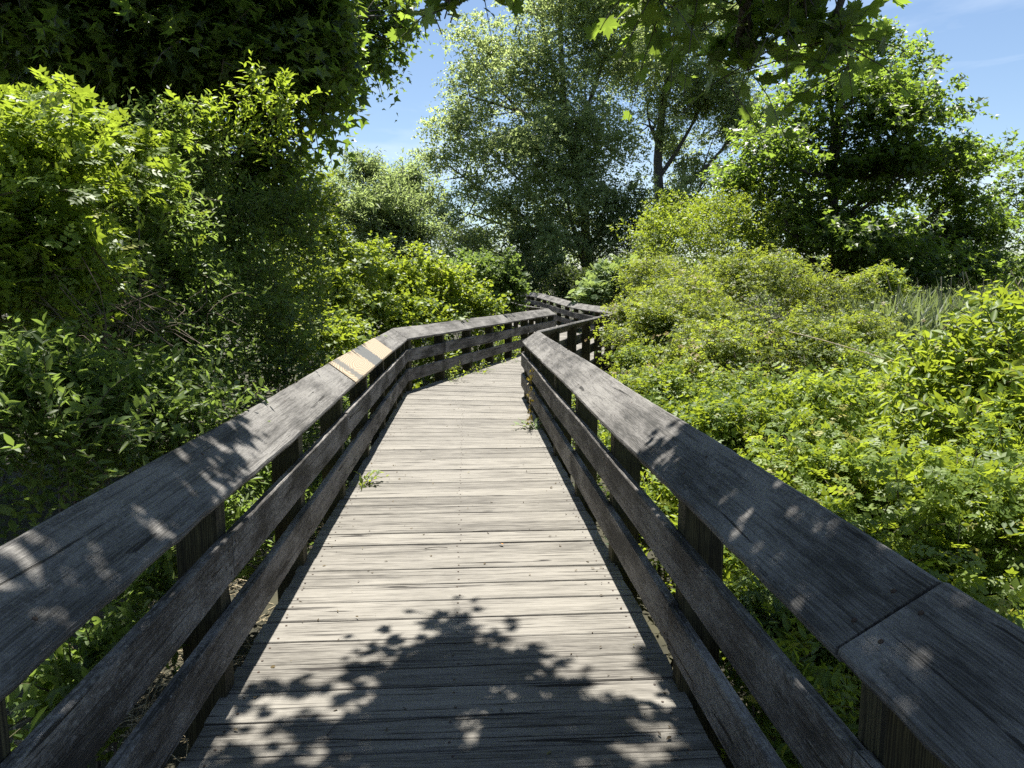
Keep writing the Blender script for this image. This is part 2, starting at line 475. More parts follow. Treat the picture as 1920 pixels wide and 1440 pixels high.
# joists and outer stringers under the deck
def run_boards(P, offset, zc, h, th, name, parent, mat):
    for i in range(len(P) - 1):
        a, b = P[i], P[i + 1]
        d = unit(b - a); nrm = np.array([-d[1], d[0]]) * offset
        a2, b2 = a + nrm, b + nrm
        if i == 2:
            mid = a2 + (b2 - a2) * 0.5
            pieces = [(a2, mid), (mid, b2)]
        else: pieces = [(a2, b2)]
        for p, q in pieces:
            A = np.array([*p, zc + rise(p[1])]); B = np.array([*q, zc + rise(q[1])])
            x = unit(B - A); y = unit(np.cross((0, 0, 1), x)); zz = np.cross(x, y)
            link(name, board_mesh(name, float(np.linalg.norm(B - A)) - .004, th, h), parent, mat, frame((A + B) / 2, x, y, zz))
run_boards(LP, -0.05, -0.14, 0.19, 0.038, 'stringer', deck, M['rail'])
run_boards(RP, 0.05, -0.14, 0.19, 0.038, 'stringer', deck, M['rail'])
run_boards((LP + RP) / 2, 0.0, -0.14, 0.19, 0.038, 'stringer', deck, M['rail'])

# ------------------------------------------------------------------ railings
CAP_IN, CAP_OUT, CAP_W, CAP_T, CAP_OVER = 0.75, 0.905, 0.215, 0.04, 0.032
def screw_mesh():
    n_, r_ = 8, 0.0062
    V = [(r_ * math.cos(q * 2 * math.pi / n_), r_ * math.sin(q * 2 * math.pi / n_), z) for z in (-0.006, 0.0) for q in range(n_)]
    V += [(0.6 * r_ * math.cos(q * 2 * math.pi / n_), 0.6 * r_ * math.sin(q * 2 * math.pi / n_), 0.0016) for q in range(n_)]
    F = [(k * n_ + q, k * n_ + (q + 1) % n_, (k + 1) * n_ + (q + 1) % n_, (k + 1) * n_ + q) for k in (0, 1) for q in range(n_)] + [tuple(2 * n_ + q for q in range(n_))]
    me = pymesh('screw', V, F); me.materials.append(M['nail'])
    return me
SCREW = screw_mesh()
def screws(board, spots):
    for (x, y, z) in spots:
        o = bpy.data.objects.new('screw', SCREW)
        col.objects.link(o)
        o.parent = board
        o.location = (x + random.uniform(-.008, .008), y + random.uniform(-.008, .008), z)
POST_A, POST_D = 0.09, 0.145          # along the walk, across it
def railing(P, side, label, joints, splices):
    """side: +1 when the outside of the walk lies to the right. joints: cap joints as distances along P"""
    root = empty('railing', (float(P[0][0]), float(P[0][1]), 0))
    tag(root, label, 'railing', 'railings along the boardwalk')
    L = poly_len(P)
    dirs = unit(np.diff(P, axis=0))
    outs = np.stack([dirs[:, 1], -dirs[:, 0]], 1) * side
    def mitre(i, off):
        """corner i of the line offset by off to the outside"""
        if i == 0: return P[0] + outs[0] * off
        if i == len(P) - 1: return P[-1] + outs[-1] * off
        n = unit(outs[i - 1] + outs[i])
        return P[i] + n * off / max(0.3, np.dot(n, outs[i]))
    def edge(s, off, z, seg):
        i = seg
        a, b = mitre(i, off), mitre(i + 1, off)
        u = (s - L[i]) / (L[i + 1] - L[i])
        p = a + (b - a) * u
        return np.array([p[0], p[1], z + rise(p[1])])
    # --- sloped cap boards, mitred at the corners, butted at the joints
    cuts = sorted(set([L[0]] + list(joints) + list(L[1:])))
    th = math.atan2(CAP_OUT - CAP_IN, CAP_W)
    for c0, c1 in zip(cuts[:-1], cuts[1:]):
        seg = int(np.searchsorted(L, (c0 + c1) / 2) - 1)
        at0, at1 = (c0 in L), (c1 in L)
        e0, e1 = c0 + (0.0015 if at0 else 0.0045), c1 - (0.0015 if at1 else 0.0045)
        fresh = joints and side < 0 and abs(c0 - joints[1]) < 1e-6
        nseg = max(1, int((c1 - c0) / (0.3 if fresh else 0.09)))
        mid = edge((c0 + c1) / 2, CAP_W / 2 - CAP_OVER, (CAP_IN + CAP_OUT) / 2, seg)
        d = np.array([*dirs[seg], (rise(mid[1] + .2) - rise(mid[1] - .2)) / .4 * dirs[seg][1]]); d = unit(d)
        o2 = np.array([*outs[seg], 0.0])
        across = unit(o2 * math.cos(th) + np.array([0, 0, math.sin(th)]))
        nrm = unit(np.cross(d, across) * (1 if np.cross(d, across)[2] > 0 else -1))
        yax = np.cross(nrm, d)
        fr = np.stack([d, yax, nrm])
        lift = random.uniform(0, 0.004) + (0.004 if fresh else 0)
        ph, amp = random.random() * 6, (0.0 if fresh else 0.004)
        V, F = [], []
        bv = 0.009
        for q in range(nseg + 1):
            s = e0 + (e1 - e0) * q / nseg
            wob = amp * math.sin(s * 1.9 + ph)
            ring = []
            for off, z in ((-CAP_OVER, CAP_IN), (CAP_W - CAP_OVER, CAP_OUT)):
                wear = 0.0 if fresh else random.gauss(0, 0.0016)
                ring.append(edge(s, off + wob + wear, z + wob * 0.5 + lift - abs(wear), seg))
            i_, o_ = ring
            ac = unit(o_ - i_); dn = -nrm * CAP_T
            r2 = [i_ + dn + ac * bv, i_ + dn - dn * .2, i_ - nrm * bv, i_ + ac * bv, o_ - ac * bv, o_ - nrm * bv, o_ + dn * .8, o_ + dn - ac * bv]
            V += [fr @ (v - mid) for v in r2]
        k = 8
        for q in range(nseg):
            for j in range(k):
                a, c = q * k + j, q * k + (j + 1) % k
                F.append((a, a + k, c + k, c))
        F.append(tuple(range(k))); F.append(tuple(nseg * k + j for j in reversed(range(k))))
        me = pymesh('cap_board', V, F)
        o = link('cap_board', me, root, M['patch'] if fresh else M['cap'], frame(mid, d, yax, nrm))
        if mid[1] < 13:
            hl = (e1 - e0) / 2
            xs_ = [-hl + .045, hl - .045] + [v for v in np.arange(-hl + 1.23, hl - .5, 1.23)]
            screws(o, [(v, w_, 0.001) for v in xs_ for w_ in (-.055, .055)])
        if fresh: o['label'] = 'new yellow pine cap board with grey stains'
    # --- posts
    for seg in range(len(P) - 1):
        ln = L[seg + 1] - L[seg]
        n = max(2, int(round(ln / 1.235)))
        first = {0: 0.0}.get(seg, 0.10)
        ss = post_positions(seg, ln, side)
        for s in ss:
            base = P[seg] + dirs[seg] * s
            lean = random.uniform(-0.006, 0.006)
            zr = float(rise(base[1]))
            dd = np.array([*dirs[seg], 0]); oo = np.array([*outs[seg], 0])
            tin = CAP_IN + CAP_OVER * (CAP_OUT - CAP_IN) / CAP_W - CAP_T * 1.22 + zr
            slope = (CAP_OUT - CAP_IN) / CAP_W
            V = []
            hb = GROUND - 0.25
            for zf in (0, 1):
                for (u, v) in ((-POST_A / 2, 0.0), (POST_A / 2, 0.0), (POST_A / 2, POST_D), (-POST_A / 2, POST_D)):
                    z = hb if zf == 0 else tin + v * slope - 0.004
                    V.append((u + lean * zf, v * side, z))
            F = [(0, 1, 2, 3), (7, 6, 5, 4), (0, 4, 5, 1), (1, 5, 6, 2), (2, 6, 7, 3), (3, 7, 4, 0)]
            if side > 0: F = [f[::-1] for f in F]
            # grain runs up: local X = world Z
            V2 = [(z, y, -x) for (x, y, z) in V]
            me = pymesh('post', V2, F)
            left = np.cross((0, 0, 1), dd)         # local y in plan = left of direction
            y_axis = left * -1                     # V[1]*side grows to the right when side=+1
            m = frame((base[0], base[1], 0), (0, 0, 1), y_axis, -dd)
            bo = link('post', me, root, M['post'], m)
    # --- two rails on the inner faces
    for (z0, hgt) in ((0.518, 0.172), (0.240, 0.172)):
        for seg in range(len(P) - 1):
            ps = post_positions(seg, L[seg + 1] - L[seg], side)
            cutp = [0.0] + [s for i, s in enumerate(ps) if (i + splices + (1 if z0 < .4 else 0)) % 2 == 1 and 0.5 < s < L[seg + 1] - L[seg] - 0.5] + [L[seg + 1] - L[seg]]
            if seg == 0: cutp = [c for c in cutp if not (3.0 < c < 4.0)]
            for c0, c1 in zip(cutp[:-1], cutp[1:]):
                # inside corners shorten the board a little
                p0 = P[seg] + dirs[seg] * c0; p1 = P[seg] + dirs[seg] * c1
                ext = []
                for (c, i) in ((c0, seg), (c1, seg + 1)):
                    e = 0.0
                    if (c == 0.0 or abs(c - (L[seg + 1] - L[seg])) < 1e-6) and 0 < i < len(P) - 1:
                        a = math.acos(max(-1, min(1, float(np.dot(dirs[i - 1], dirs[i]))))) / 2
                        turn = dirs[i - 1][0] * dirs[i][1] - dirs[i - 1][1] * dirs[i][0]   # >0 left turn
                        inner = (turn < 0) == (side > 0)
                        e = -0.045 * math.tan(a) if inner else 0.012 * math.tan(a)
                    ext.append(e)
                d2 = dirs[seg]
                inn = -outs[seg] * (0.019 + 0.001)
                A = np.array([*(p0 - d2 * (ext[0] - 0.002) + inn), z0]); B = np.array([*(p1 + d2 * (ext[1] - 0.002) + inn), z0])
                A[2] += rise(A[1]) + random.uniform(-.006, .006); B[2] += rise(B[1]) + random.uniform(-.006, .006)
                x = unit(B - A); z = np.array([*(-outs[seg]), 0.0]); y = np.cross(z, x)
                me = board_mesh('rail_board', float(np.linalg.norm(B - A)), hgt, 0.038, 0.005, 0.0, max(2, int((c1 - c0) / 0.4)), random.uniform(-.006, .006))
                rb = link('rail_board', me, root, M['rail'], frame((A + B) / 2, x, y, z))
                if A[1] < 9:
                    hl = float(np.linalg.norm(B - A)) / 2
                    screws(rb, [(v, w_, 0.0195) for v in (-hl + .035, hl - .035) for w_ in (-.045, .045)])
    return root

def post_positions(seg, ln, side):
    if seg == 0:
        # measured: posts 1.235 m apart with one standing 2.5 m in front of the viewer
        s0 = 6.48 if side < 0 else 6.52
        k0 = int(s0 / 1.235)
        base = [s0 + (i - k0) * 1.235 for i in range(0, 40)]
        base = [s for s in base if 0 < s < ln - 0.25]
        if side < 0:
            base = [s for s in base if s < ln - 1.0] + [ln - 0.62, ln - 0.08]
        else:
            base = [s for s in base if s < ln - 1.0] + [ln - 0.95, ln - 0.48, ln - 0.09]
        return base
    n = max(2, int(round((ln - 0.3) / 1.22)))
    return [0.16 + (ln - 0.32) * i / n for i in range(n + 1)]

LLs, RLs = poly_len(LP), poly_len(RP)
def s_of_y(P, y): return float(np.interp(y, P[:, 1], poly_len(P)))
left_rail = railing(LP, -1, 'left railing of the boardwalk with one new yellow pine cap board', [s_of_y(LP, 0.2), s_of_y(LP, 5.42), s_of_y(LP, 8.05), s_of_y(LP, 14.8)], 0)
right_rail = railing(RP, 1, 'right railing of the boardwalk, its nearest grey cap split at a joint', [s_of_y(RP, 1.38), s_of_y(RP, 7.1), s_of_y(RP, 14.0), s_of_y(RP, 24.5)], 1)
#VEG ================================================================= foliage engine
UP = np.array([0.0, 0.0, 1.0])

def template(verts, faces):
    V = np.array(verts, dtype=np.float32)
    loops = np.array([i for f in faces for i in f], dtype=np.int64)
    tot = np.array([len(f) for f in faces], dtype=np.int64)
    return V, loops, np.r_[0, np.cumsum(tot)[:-1]]

T = {}
T['simple'] = template([(0, 0, 0), (-.3, .45, .07), (0, 1, -.06), (.3, .45, .07)], [(0, 2, 1), (0, 3, 2)])
T['round'] = template([(0, 0, 0), (-.36, .22, .05), (-.34, .6, .05), (0, 1, -.05), (.34, .6, .05), (.36, .22, .05)], [(0, 3, 2, 1), (0, 5, 4, 3)])
T['lance'] = template([(0, 0, 0), (-.13, .35, .03), (-.1, .7, .0), (0, 1, -.1), (.1, .7, .0), (.13, .35, .03)], [(0, 3, 2, 1), (0, 5, 4, 3)])
T['oval'] = template([(0, 0, 0), (0, .35, -.01), (0, .7, -.03), (0, 1, -.12), (-.185, .26, .045), (-.19, .58, .03), (.185, .26, .045), (.19, .58, .03)],
                     [(0, 1, 4), (1, 2, 5, 4), (2, 3, 5), (0, 6, 1), (1, 6, 7, 2), (2, 7, 3)])
def maple_t(half, centre=(0, .34)):
    pts = [(x, y) for x, y in half] + [(-x, y) for x, y in half[-2:0:-1]]
    V = [(centre[0], centre[1], -.03)] + [(x, y, 0.10 * abs(x) - 0.16 * max(0, y - .5) ** 1.2 - 0.12 * max(0, abs(x) - .4)) for x, y in pts]
    n = len(pts)
    return template(V, [(0, 1 + (i + 1) % n, 1 + i) for i in range(n)])
T['maple'] = maple_t([(0, 0), (.14, -.05), (.40, -.10), (.33, .07), (.54, .14), (.43, .24), (.66, .48), (.47, .46), (.41, .57), (.22, .48), (.27, .74), (.13, .69), (0, 1)])
T['star'] = maple_t([(0, .02), (.42, -.06), (.34, .18), (.64, .46), (.28, .46), (0, 1)])
def pinnate(pairs, ll, wid):
    V, F = [], []
    def leaflet(b, d, L):
        b, d = np.array(b, float), np.array(d, float); d /= np.linalg.norm(d)
        s = np.array([d[1], -d[0]])
        k = len(V)
        for (u, v, z) in ((0, 0, 0), (.28, -wid, .04), (.66, -wid * .9, .03), (1, 0, -.05), (.66, wid * .9, .03), (.28, wid, .04)):
            p = b + d * u * L + s * v * L
            V.append((p[0], p[1], z * L - 0.16 * p[1] ** 2))
        F.extend([(k, k + 3, k + 2, k + 1), (k, k + 5, k + 4, k + 3)])
    V += [(-.008, 0, 0), (.008, 0, 0), (.006, .78, -.1), (-.006, .78, -.1)]
    F.append((0, 1, 2, 3))
    for i in range(pairs):
        y = .26 + .48 * i / max(1, pairs - 1)
        for sx in (-1, 1):
            leaflet((0, y), (sx * 1.0, .55), ll * (0.85 + 0.3 * math.sin(math.pi * (i + .6) / pairs)))
    leaflet((0, .74), (0, 1), ll * 1.05)
    return template(V, F)
T['pinnate'] = pinnate(3, .36, .24)
T['pinnate_long'] = pinnate(6, .30, .17)
def pinnate_cheap(pairs, ll, wid):
    V, F = [], []
    def leaflet(b, d, L):
        b, d = np.array(b, float), np.array(d, float); d /= np.linalg.norm(d)
        s_ = np.array([d[1], -d[0]])
        k = len(V)
        for (u, v, z) in ((0, 0, 0), (.48, -wid, .05), (1, 0, -.05), (.48, wid, .05)):
            p = b + d * u * L + s_ * v * L
            V.append((p[0], p[1], z * L - 0.16 * p[1] ** 2))
        F.extend([(k, k + 2, k + 1), (k, k + 3, k + 2)])
    for i in range(pairs):
        y = .26 + .48 * i / max(1, pairs - 1)
        for sx in (-1, 1): leaflet((0, y), (sx, .55), ll * (0.85 + 0.3 * math.sin(math.pi * (i + .6) / pairs)))
    leaflet((0, .72), (0, 1), ll * 1.08)
    return template(V, F)
T['pinnate7'] = pinnate_cheap(3, .37, .27)
T['pinnate5'] = pinnate_cheap(2, .44, .29)
T['oval_low'] = template([(0, 0, 0), (-.19, .3, .05), (-.17, .62, .03), (0, 1, -.1), (.17, .62, .03), (.19, .3, .05)], [(0, 3, 2, 1), (0, 5, 4, 3)])
T['lobed'] = template([(0, 0, 0), (.62, .34, .03), (.24, .46, 0), (0, 1, -.12), (-.24, .46, 0), (-.62, .34, .03)], [(0, 1, 2), (0, 2, 3), (0, 3, 4), (0, 4, 5)])
T['lance_low'] = template([(0, 0, 0), (-.14, .45, .03), (0, 1, -.08), (.14, .45, .03)], [(0, 2, 1), (0, 3, 2)])
LOW = {'lance': 'lance_low', 'pinnate': 'pinnate5', 'oval': 'oval_low', 'star': 'lobed'}     # joined masses take the lighter leaf
T['blade'] = template([(-.012, 0, 0), (.012, 0, 0), (.016, .4, .02), (-.016, .4, .02), (.012, .75, -.05), (-.012, .75, -.05), (0, 1, -.2)], [(0, 1, 2, 3), (3, 2, 4, 5), (5, 4, 6)])

def leaf_frames(D, N):
    y = unit(D)
    x = unit(np.cross(y, N))
    z = np.cross(x, y)
    return x, y, z

def leaf_mesh(name, P, D, N, S, tint, tem):
    V, lp, st = tem
    n, k = len(P), len(V)
    x, y, z = leaf_frames(D, N)
    rr = np.random.default_rng(n)
    wid = rr.uniform(0.78, 1.15, (n, 1, 1)); bend = rr.normal(-0.12, 0.22, (n, 1))
    W = (P[:, None, :] + S[:, None, None] * (x[:, None, :] * V[None, :, 0:1] * wid + y[:, None, :] * V[None, :, 1:2] + z[:, None, :] * (V[None, :, 2] + bend * V[None, :, 1] ** 2)[..., None]))
    loops = (lp[None, :] + (np.arange(n) * k)[:, None]).ravel()
    starts = (st[None, :] + (np.arange(n) * len(lp))[:, None]).ravel()
    return mesh_np(name, W.reshape(-1, 3), loops, starts, np.repeat(tint, k))

def shoots(r, base, d, length, n, size, droop=0.25, side=1.0, tint0=None, jitter=0.35, updir=0.25, nrand=0.45):
    """leaves along arching shoots; returns leaf arrays and the shoots' centre lines"""
    m = len(base)
    t = (np.arange(n)[None, :] + r.uniform(0.2, 0.9, (m, n))) / n
    L = length[:, None, None]
    P = base[:, None, :] + d[:, None, :] * L * t[..., None] - UP * droop * L * (t ** 2)[..., None]
    tan = unit(d[:, None, :] - UP * 2 * droop * t[..., None])
    ref = unit(r.normal(0, 1, (m, 1, 3)) * 0.5 + UP)
    sd = unit(np.cross(tan, ref))
    sgn = np.where((np.arange(n) % 2)[None, :, None] == 0, 1.0, -1.0)
    D = unit(tan * 0.55 + sd * sgn * side + UP * updir + r.normal(0, jitter, (m, n, 3)))
    N = unit(UP + r.normal(0, nrand, (m, n, 3)) + 0.3 * tan)
    S = size[:, None] * (0.55 + 0.55 * np.sin(np.pi * np.clip(t, 0.12, 0.95))) * r.uniform(0.7, 1.2, (m, n))
    if tint0 is None: tint0 = r.uniform(0.15, 0.75, m)
    ti = np.clip(tint0[:, None] + r.normal(0, 0.16, (m, n)) + 0.25 * (t - 0.5), 0, 1)
    k = 4
    u = np.linspace(0, 1, k)[None, :, None]
    line = base[:, None, :] + d[:, None, :] * L * u - UP * droop * L * u ** 2
    return P.reshape(-1, 3), D.reshape(-1, 3), N.reshape(-1, 3), S.ravel(), ti.ravel(), line

def tubes_mesh(name, lines, r0, r1, sides=3, tint=None):
    """lines (M,K,3) → thin tapered tubes in one mesh"""
    m, k, _ = lines.shape
    tan = unit(np.gradient(lines, axis=1))
    ref = np.where(np.abs(tan[..., 2:3]) > 0.9, np.array([1.0, 0, 0]), UP)
    a = unit(np.cross(tan, ref)); b = np.cross(tan, a)
    rad = (np.asarray(r0)[..., None] * np.ones((m, 1)) if np.ndim(r0) else np.full((m, 1), r0)) * (1 - np.linspace(0, 1, k)[None]) + \
          (np.asarray(r1)[..., None] * np.ones((m, 1)) if np.ndim(r1) else np.full((m, 1), r1)) * np.linspace(0, 1, k)[None]
    ang = np.arange(sides) * 2 * np.pi / sides
    ring = lines[:, :, None, :] + rad[:, :, None, None] * (a[:, :, None, :] * np.cos(ang)[None, None, :, None] + b[:, :, None, :] * np.sin(ang)[None, None, :, None])
    V = ring.reshape(-1, 3)
    idx = np.arange(m * k * sides).reshape(m, k, sides)
    q = np.stack([idx[:, :-1, :], np.roll(idx[:, :-1, :], -1, 2), np.roll(idx[:, 1:, :], -1, 2), idx[:, 1:, :]], -1).reshape(-1)
    return mesh_np(name, V, q, np.arange(len(q) // 4) * 4, None, smooth=sides > 3)

def lobes_points(r, lobes, n, shell=0.5, top=0.35, lump=0.22, clumps=0, csize=0.24):
    """points and outward directions spread through ellipsoid lobes, denser near their uneven surface"""
    lobes = np.array(lobes, float)
    area = (lobes[:, 3] * lobes[:, 4] + lobes[:, 4] * lobes[:, 5] + lobes[:, 3] * lobes[:, 5])
    k = r.choice(len(lobes), n, p=area / area.sum())
    d = unit(r.normal(0, 1, (n, 3)) + UP * top)
    ph = lobes[k, :3] * 1.7
    bump = 1 + lump * (np.sin(d[:, 0] * 5.1 + ph[:, 0]) * np.sin(d[:, 1] * 4.3 + ph[:, 1]) + 0.6 * np.sin(d[:, 2] * 8.3 + d[:, 0] * 6 + ph[:, 2]))
    rad = (shell + (1 - shell) * r.uniform(0, 1, n) ** 0.6) * bump
    P = lobes[k, :3] + d * lobes[k, 3:6] * rad[:, None]
    out = unit(d / lobes[k, 3:6] ** 0.8)
    if clumps:
        # gather the shoots into separate leafy boughs with gaps between
        nc = clumps * len(lobes)
        kc = np.repeat(np.arange(len(lobes)), clumps)
        dc = unit(r.normal(0, 1, (nc, 3)) + UP * top)
        cc = lobes[kc, :3] + dc * lobes[kc, 3:6] * r.uniform(0.35, 1.08, nc)[:, None]
        area_c = area[kc] * r.uniform(0.4, 1.6, nc)
        w = r.choice(nc, n, p=area_c / area_c.sum())
        off = r.normal(0, 1, (n, 3)) * 0.6
        P = cc[w] + off * lobes[kc[w], 3:6] * csize * np.array([1, 1, 0.75])
        out = unit(unit(off) * 0.7 + dc[w])
    return P, out, rad

def thin_back(r, P, out):
    """the side turned away from the walk carries fewer leaves"""
    v = unit(P - np.array([0, 0, EYE]))
    return ~(((out * v).sum(1) > 0.3) & (r.uniform(0, 1, len(P)) < 0.7))

def project(P):
    c, s = math.cos(PITCH), math.sin(PITCH)
    q = P - np.array([0, 0, EYE])
    dep = q[..., 1] * c - q[..., 2] * s
    up = q[..., 1] * s + q[..., 2] * c
    dd = np.where(np.abs(dep) < 1e-3, 1e-3, dep)
    return 960 + FPX * q[..., 0] / dd, 720 - FPX * up / dd, dep

def split_leaves(root, arrs, tem, matkey, n_single, r, name='leaf'):
    """the leaves that show largest become objects of their own; the others stay joined"""
    P, D, N, S, ti = arrs
    if n_single:
        px, py, dep = project(P)
        ok = (dep > 0.4) & (px > 15) & (px < 1905) & (py > 15) & (py < 1425) & ~inside_cover(P)
        # outermost towards the viewer first: score size on screen with a little chance
        score = np.where(ok, S / np.maximum(dep, .3) * r.uniform(0.75, 1.0, len(P)), -1)
        pick = np.argsort(-score)[:n_single]
        pick = pick[score[pick] > 0]
        me = mesh_np(name, tem[0], tem[1], tem[2])
        me.materials.append(M['one_' + matkey])
        x, y, z = leaf_frames(D[pick], N[pick])
        for i, p in enumerate(pick):
            s = S[p]
            link(name, me, root, None, frame(P[p], x[i] * s, y[i] * s, z[i] * s))
        keep = np.ones(len(P), bool); keep[pick] = False
        P, D, N, S, ti = P[keep], D[keep], N[keep], S[keep], ti[keep]
    return P, D, N, S, ti

def inside_cover(P):
    return np.zeros(len(P), bool)

def shrub(label, cat, lobes, n, mat, tem, size, length=(0.25, 0.6), nleaf=9, name='shrub', group=None, seed=1, droop=0.25, shell=0.45, lump=0.22,
          single=0, stems=10, stemr=0.012, keepout=True, top=0.35, tintc=None, outw=0.7, upw=0.5, core=0.35, side=1.0, margin=0.12, jitter=0.35, nrand=0.5, clumps=0, csize=0.24, canes=0, canelen=(0.7, 1.4)):
    r = np.random.default_rng(seed)
    L0 = np.array(lobes, float)
    root = empty(name, (float(L0[:, 0].mean()), float(L0[:, 1].mean()), GROUND))
    tag(root, label, cat, group)
    base, out, rad = lobes_points(r, lobes, n, shell, top, lump, clumps, csize)
    ok = base[:, 2] > GROUND + 0.02
    if keepout: ok &= ~inside_walk(base, 0.2)
    ok &= thin_back(r, base, out)
    base, out = base[ok], out[ok]
    m = len(base)
    d = unit(out * outw + UP * upw + r.normal(0, 0.35, (m, 3)))
    ln = r.uniform(length[0], length[1], m)
    # colour drifts over the shrub in patches
    t0 = np.clip(0.45 + 0.25 * np.sin(base[:, 0] * 2.1 + seed) * np.sin(base[:, 2] * 2.6 + base[:, 1] * 1.1) + r.normal(0, 0.14, m), 0, 1)
    sz = np.full(m, size) * r.uniform(0.8, 1.2, m)
    P, D, N, S, ti, line = shoots(r, base - d * ln[:, None] * 0.35, d, ln, nleaf, sz, droop, side, t0, jitter, 0.25, nrand)
    if canes:
        # long arching canes stand out of the mass
        hi = np.where(out[:, 2] > 0.25)[0]
        q = r.choice(hi, min(canes, len(hi)), replace=False)
        dc = unit(out[q] * 0.6 + UP * 0.8 + r.normal(0, 0.45, (len(q), 3)))
        lc = r.uniform(canelen[0], canelen[1], len(q))
        X = shoots(r, base[q] - dc * lc[:, None] * 0.25, dc, lc, max(10, int(nleaf * 2.2)), sz[q] * 1.05, 0.55, side, np.clip(t0[q] + 0.15, 0, 1), jitter, 0.25, nrand)
        P, D, N, S, ti = (np.concatenate([a, b]) for a, b in zip((P, D, N, S, ti), X[:5]))
        line = np.concatenate([line, X[5]])
    ok = P[:, 2] > GROUND
    if keepout: ok &= ~inside_walk(P, margin)
    arrs = [a[ok] for a in (P, D, N, S, ti)]
    arrs = split_leaves(root, arrs, T[tem], mat, single, r)
    # the remaining leaves joined into one mesh
    o = link('foliage', leaf_mesh('foliage', *arrs, T[LOW.get(tem, tem)]), root, M['leaf_' + mat]); tag(o, kind='stuff')
    w = line[r.uniform(0, 1, len(line)) < 0.25][:, [0, 2, 3]]
    if keepout: w = w[~inside_walk(w, 0.1).any(1)]
    tw = link('twigs', tubes_mesh('twigs', w, 0.0035 * size / 0.07, 0.0012, 3), root, M['twig']); tag(tw, kind='stuff')
    # main stems from the ground into the lobes
    st = []
    for i in range(stems):
        b = L0[r.integers(len(L0))]
        tip = b[:3] + r.normal(0, 0.45, 3) * b[3:6]
        foot = np.array([b[0] + r.normal(0, .25) * b[3], b[1] + r.normal(0, .25) * b[4], GROUND - 0.05])
        u = np.linspace(0, 1, 6)[:, None]
        mid = (foot + tip) / 2 + r.normal(0, 0.12, 3) * b[3]
        st.append((1 - u) ** 2 * foot + 2 * u * (1 - u) * mid + u ** 2 * tip)
    st = np.array(st) if stems else np.zeros((0, 6, 3))
    if keepout: st = st[~inside_walk(st, 0.15).any(1)]
    for s in st[:12] if stems else []:
        link('stem', tubes_mesh('stem', s[None], stemr, stemr * 0.3, 5), root, M['bark'])
    return root

def bez(a, b, c, k=8):
    u = np.linspace(0, 1, k)[:, None]
    return (1 - u) ** 2 * a + 2 * u * (1 - u) * b + u ** 2 * c

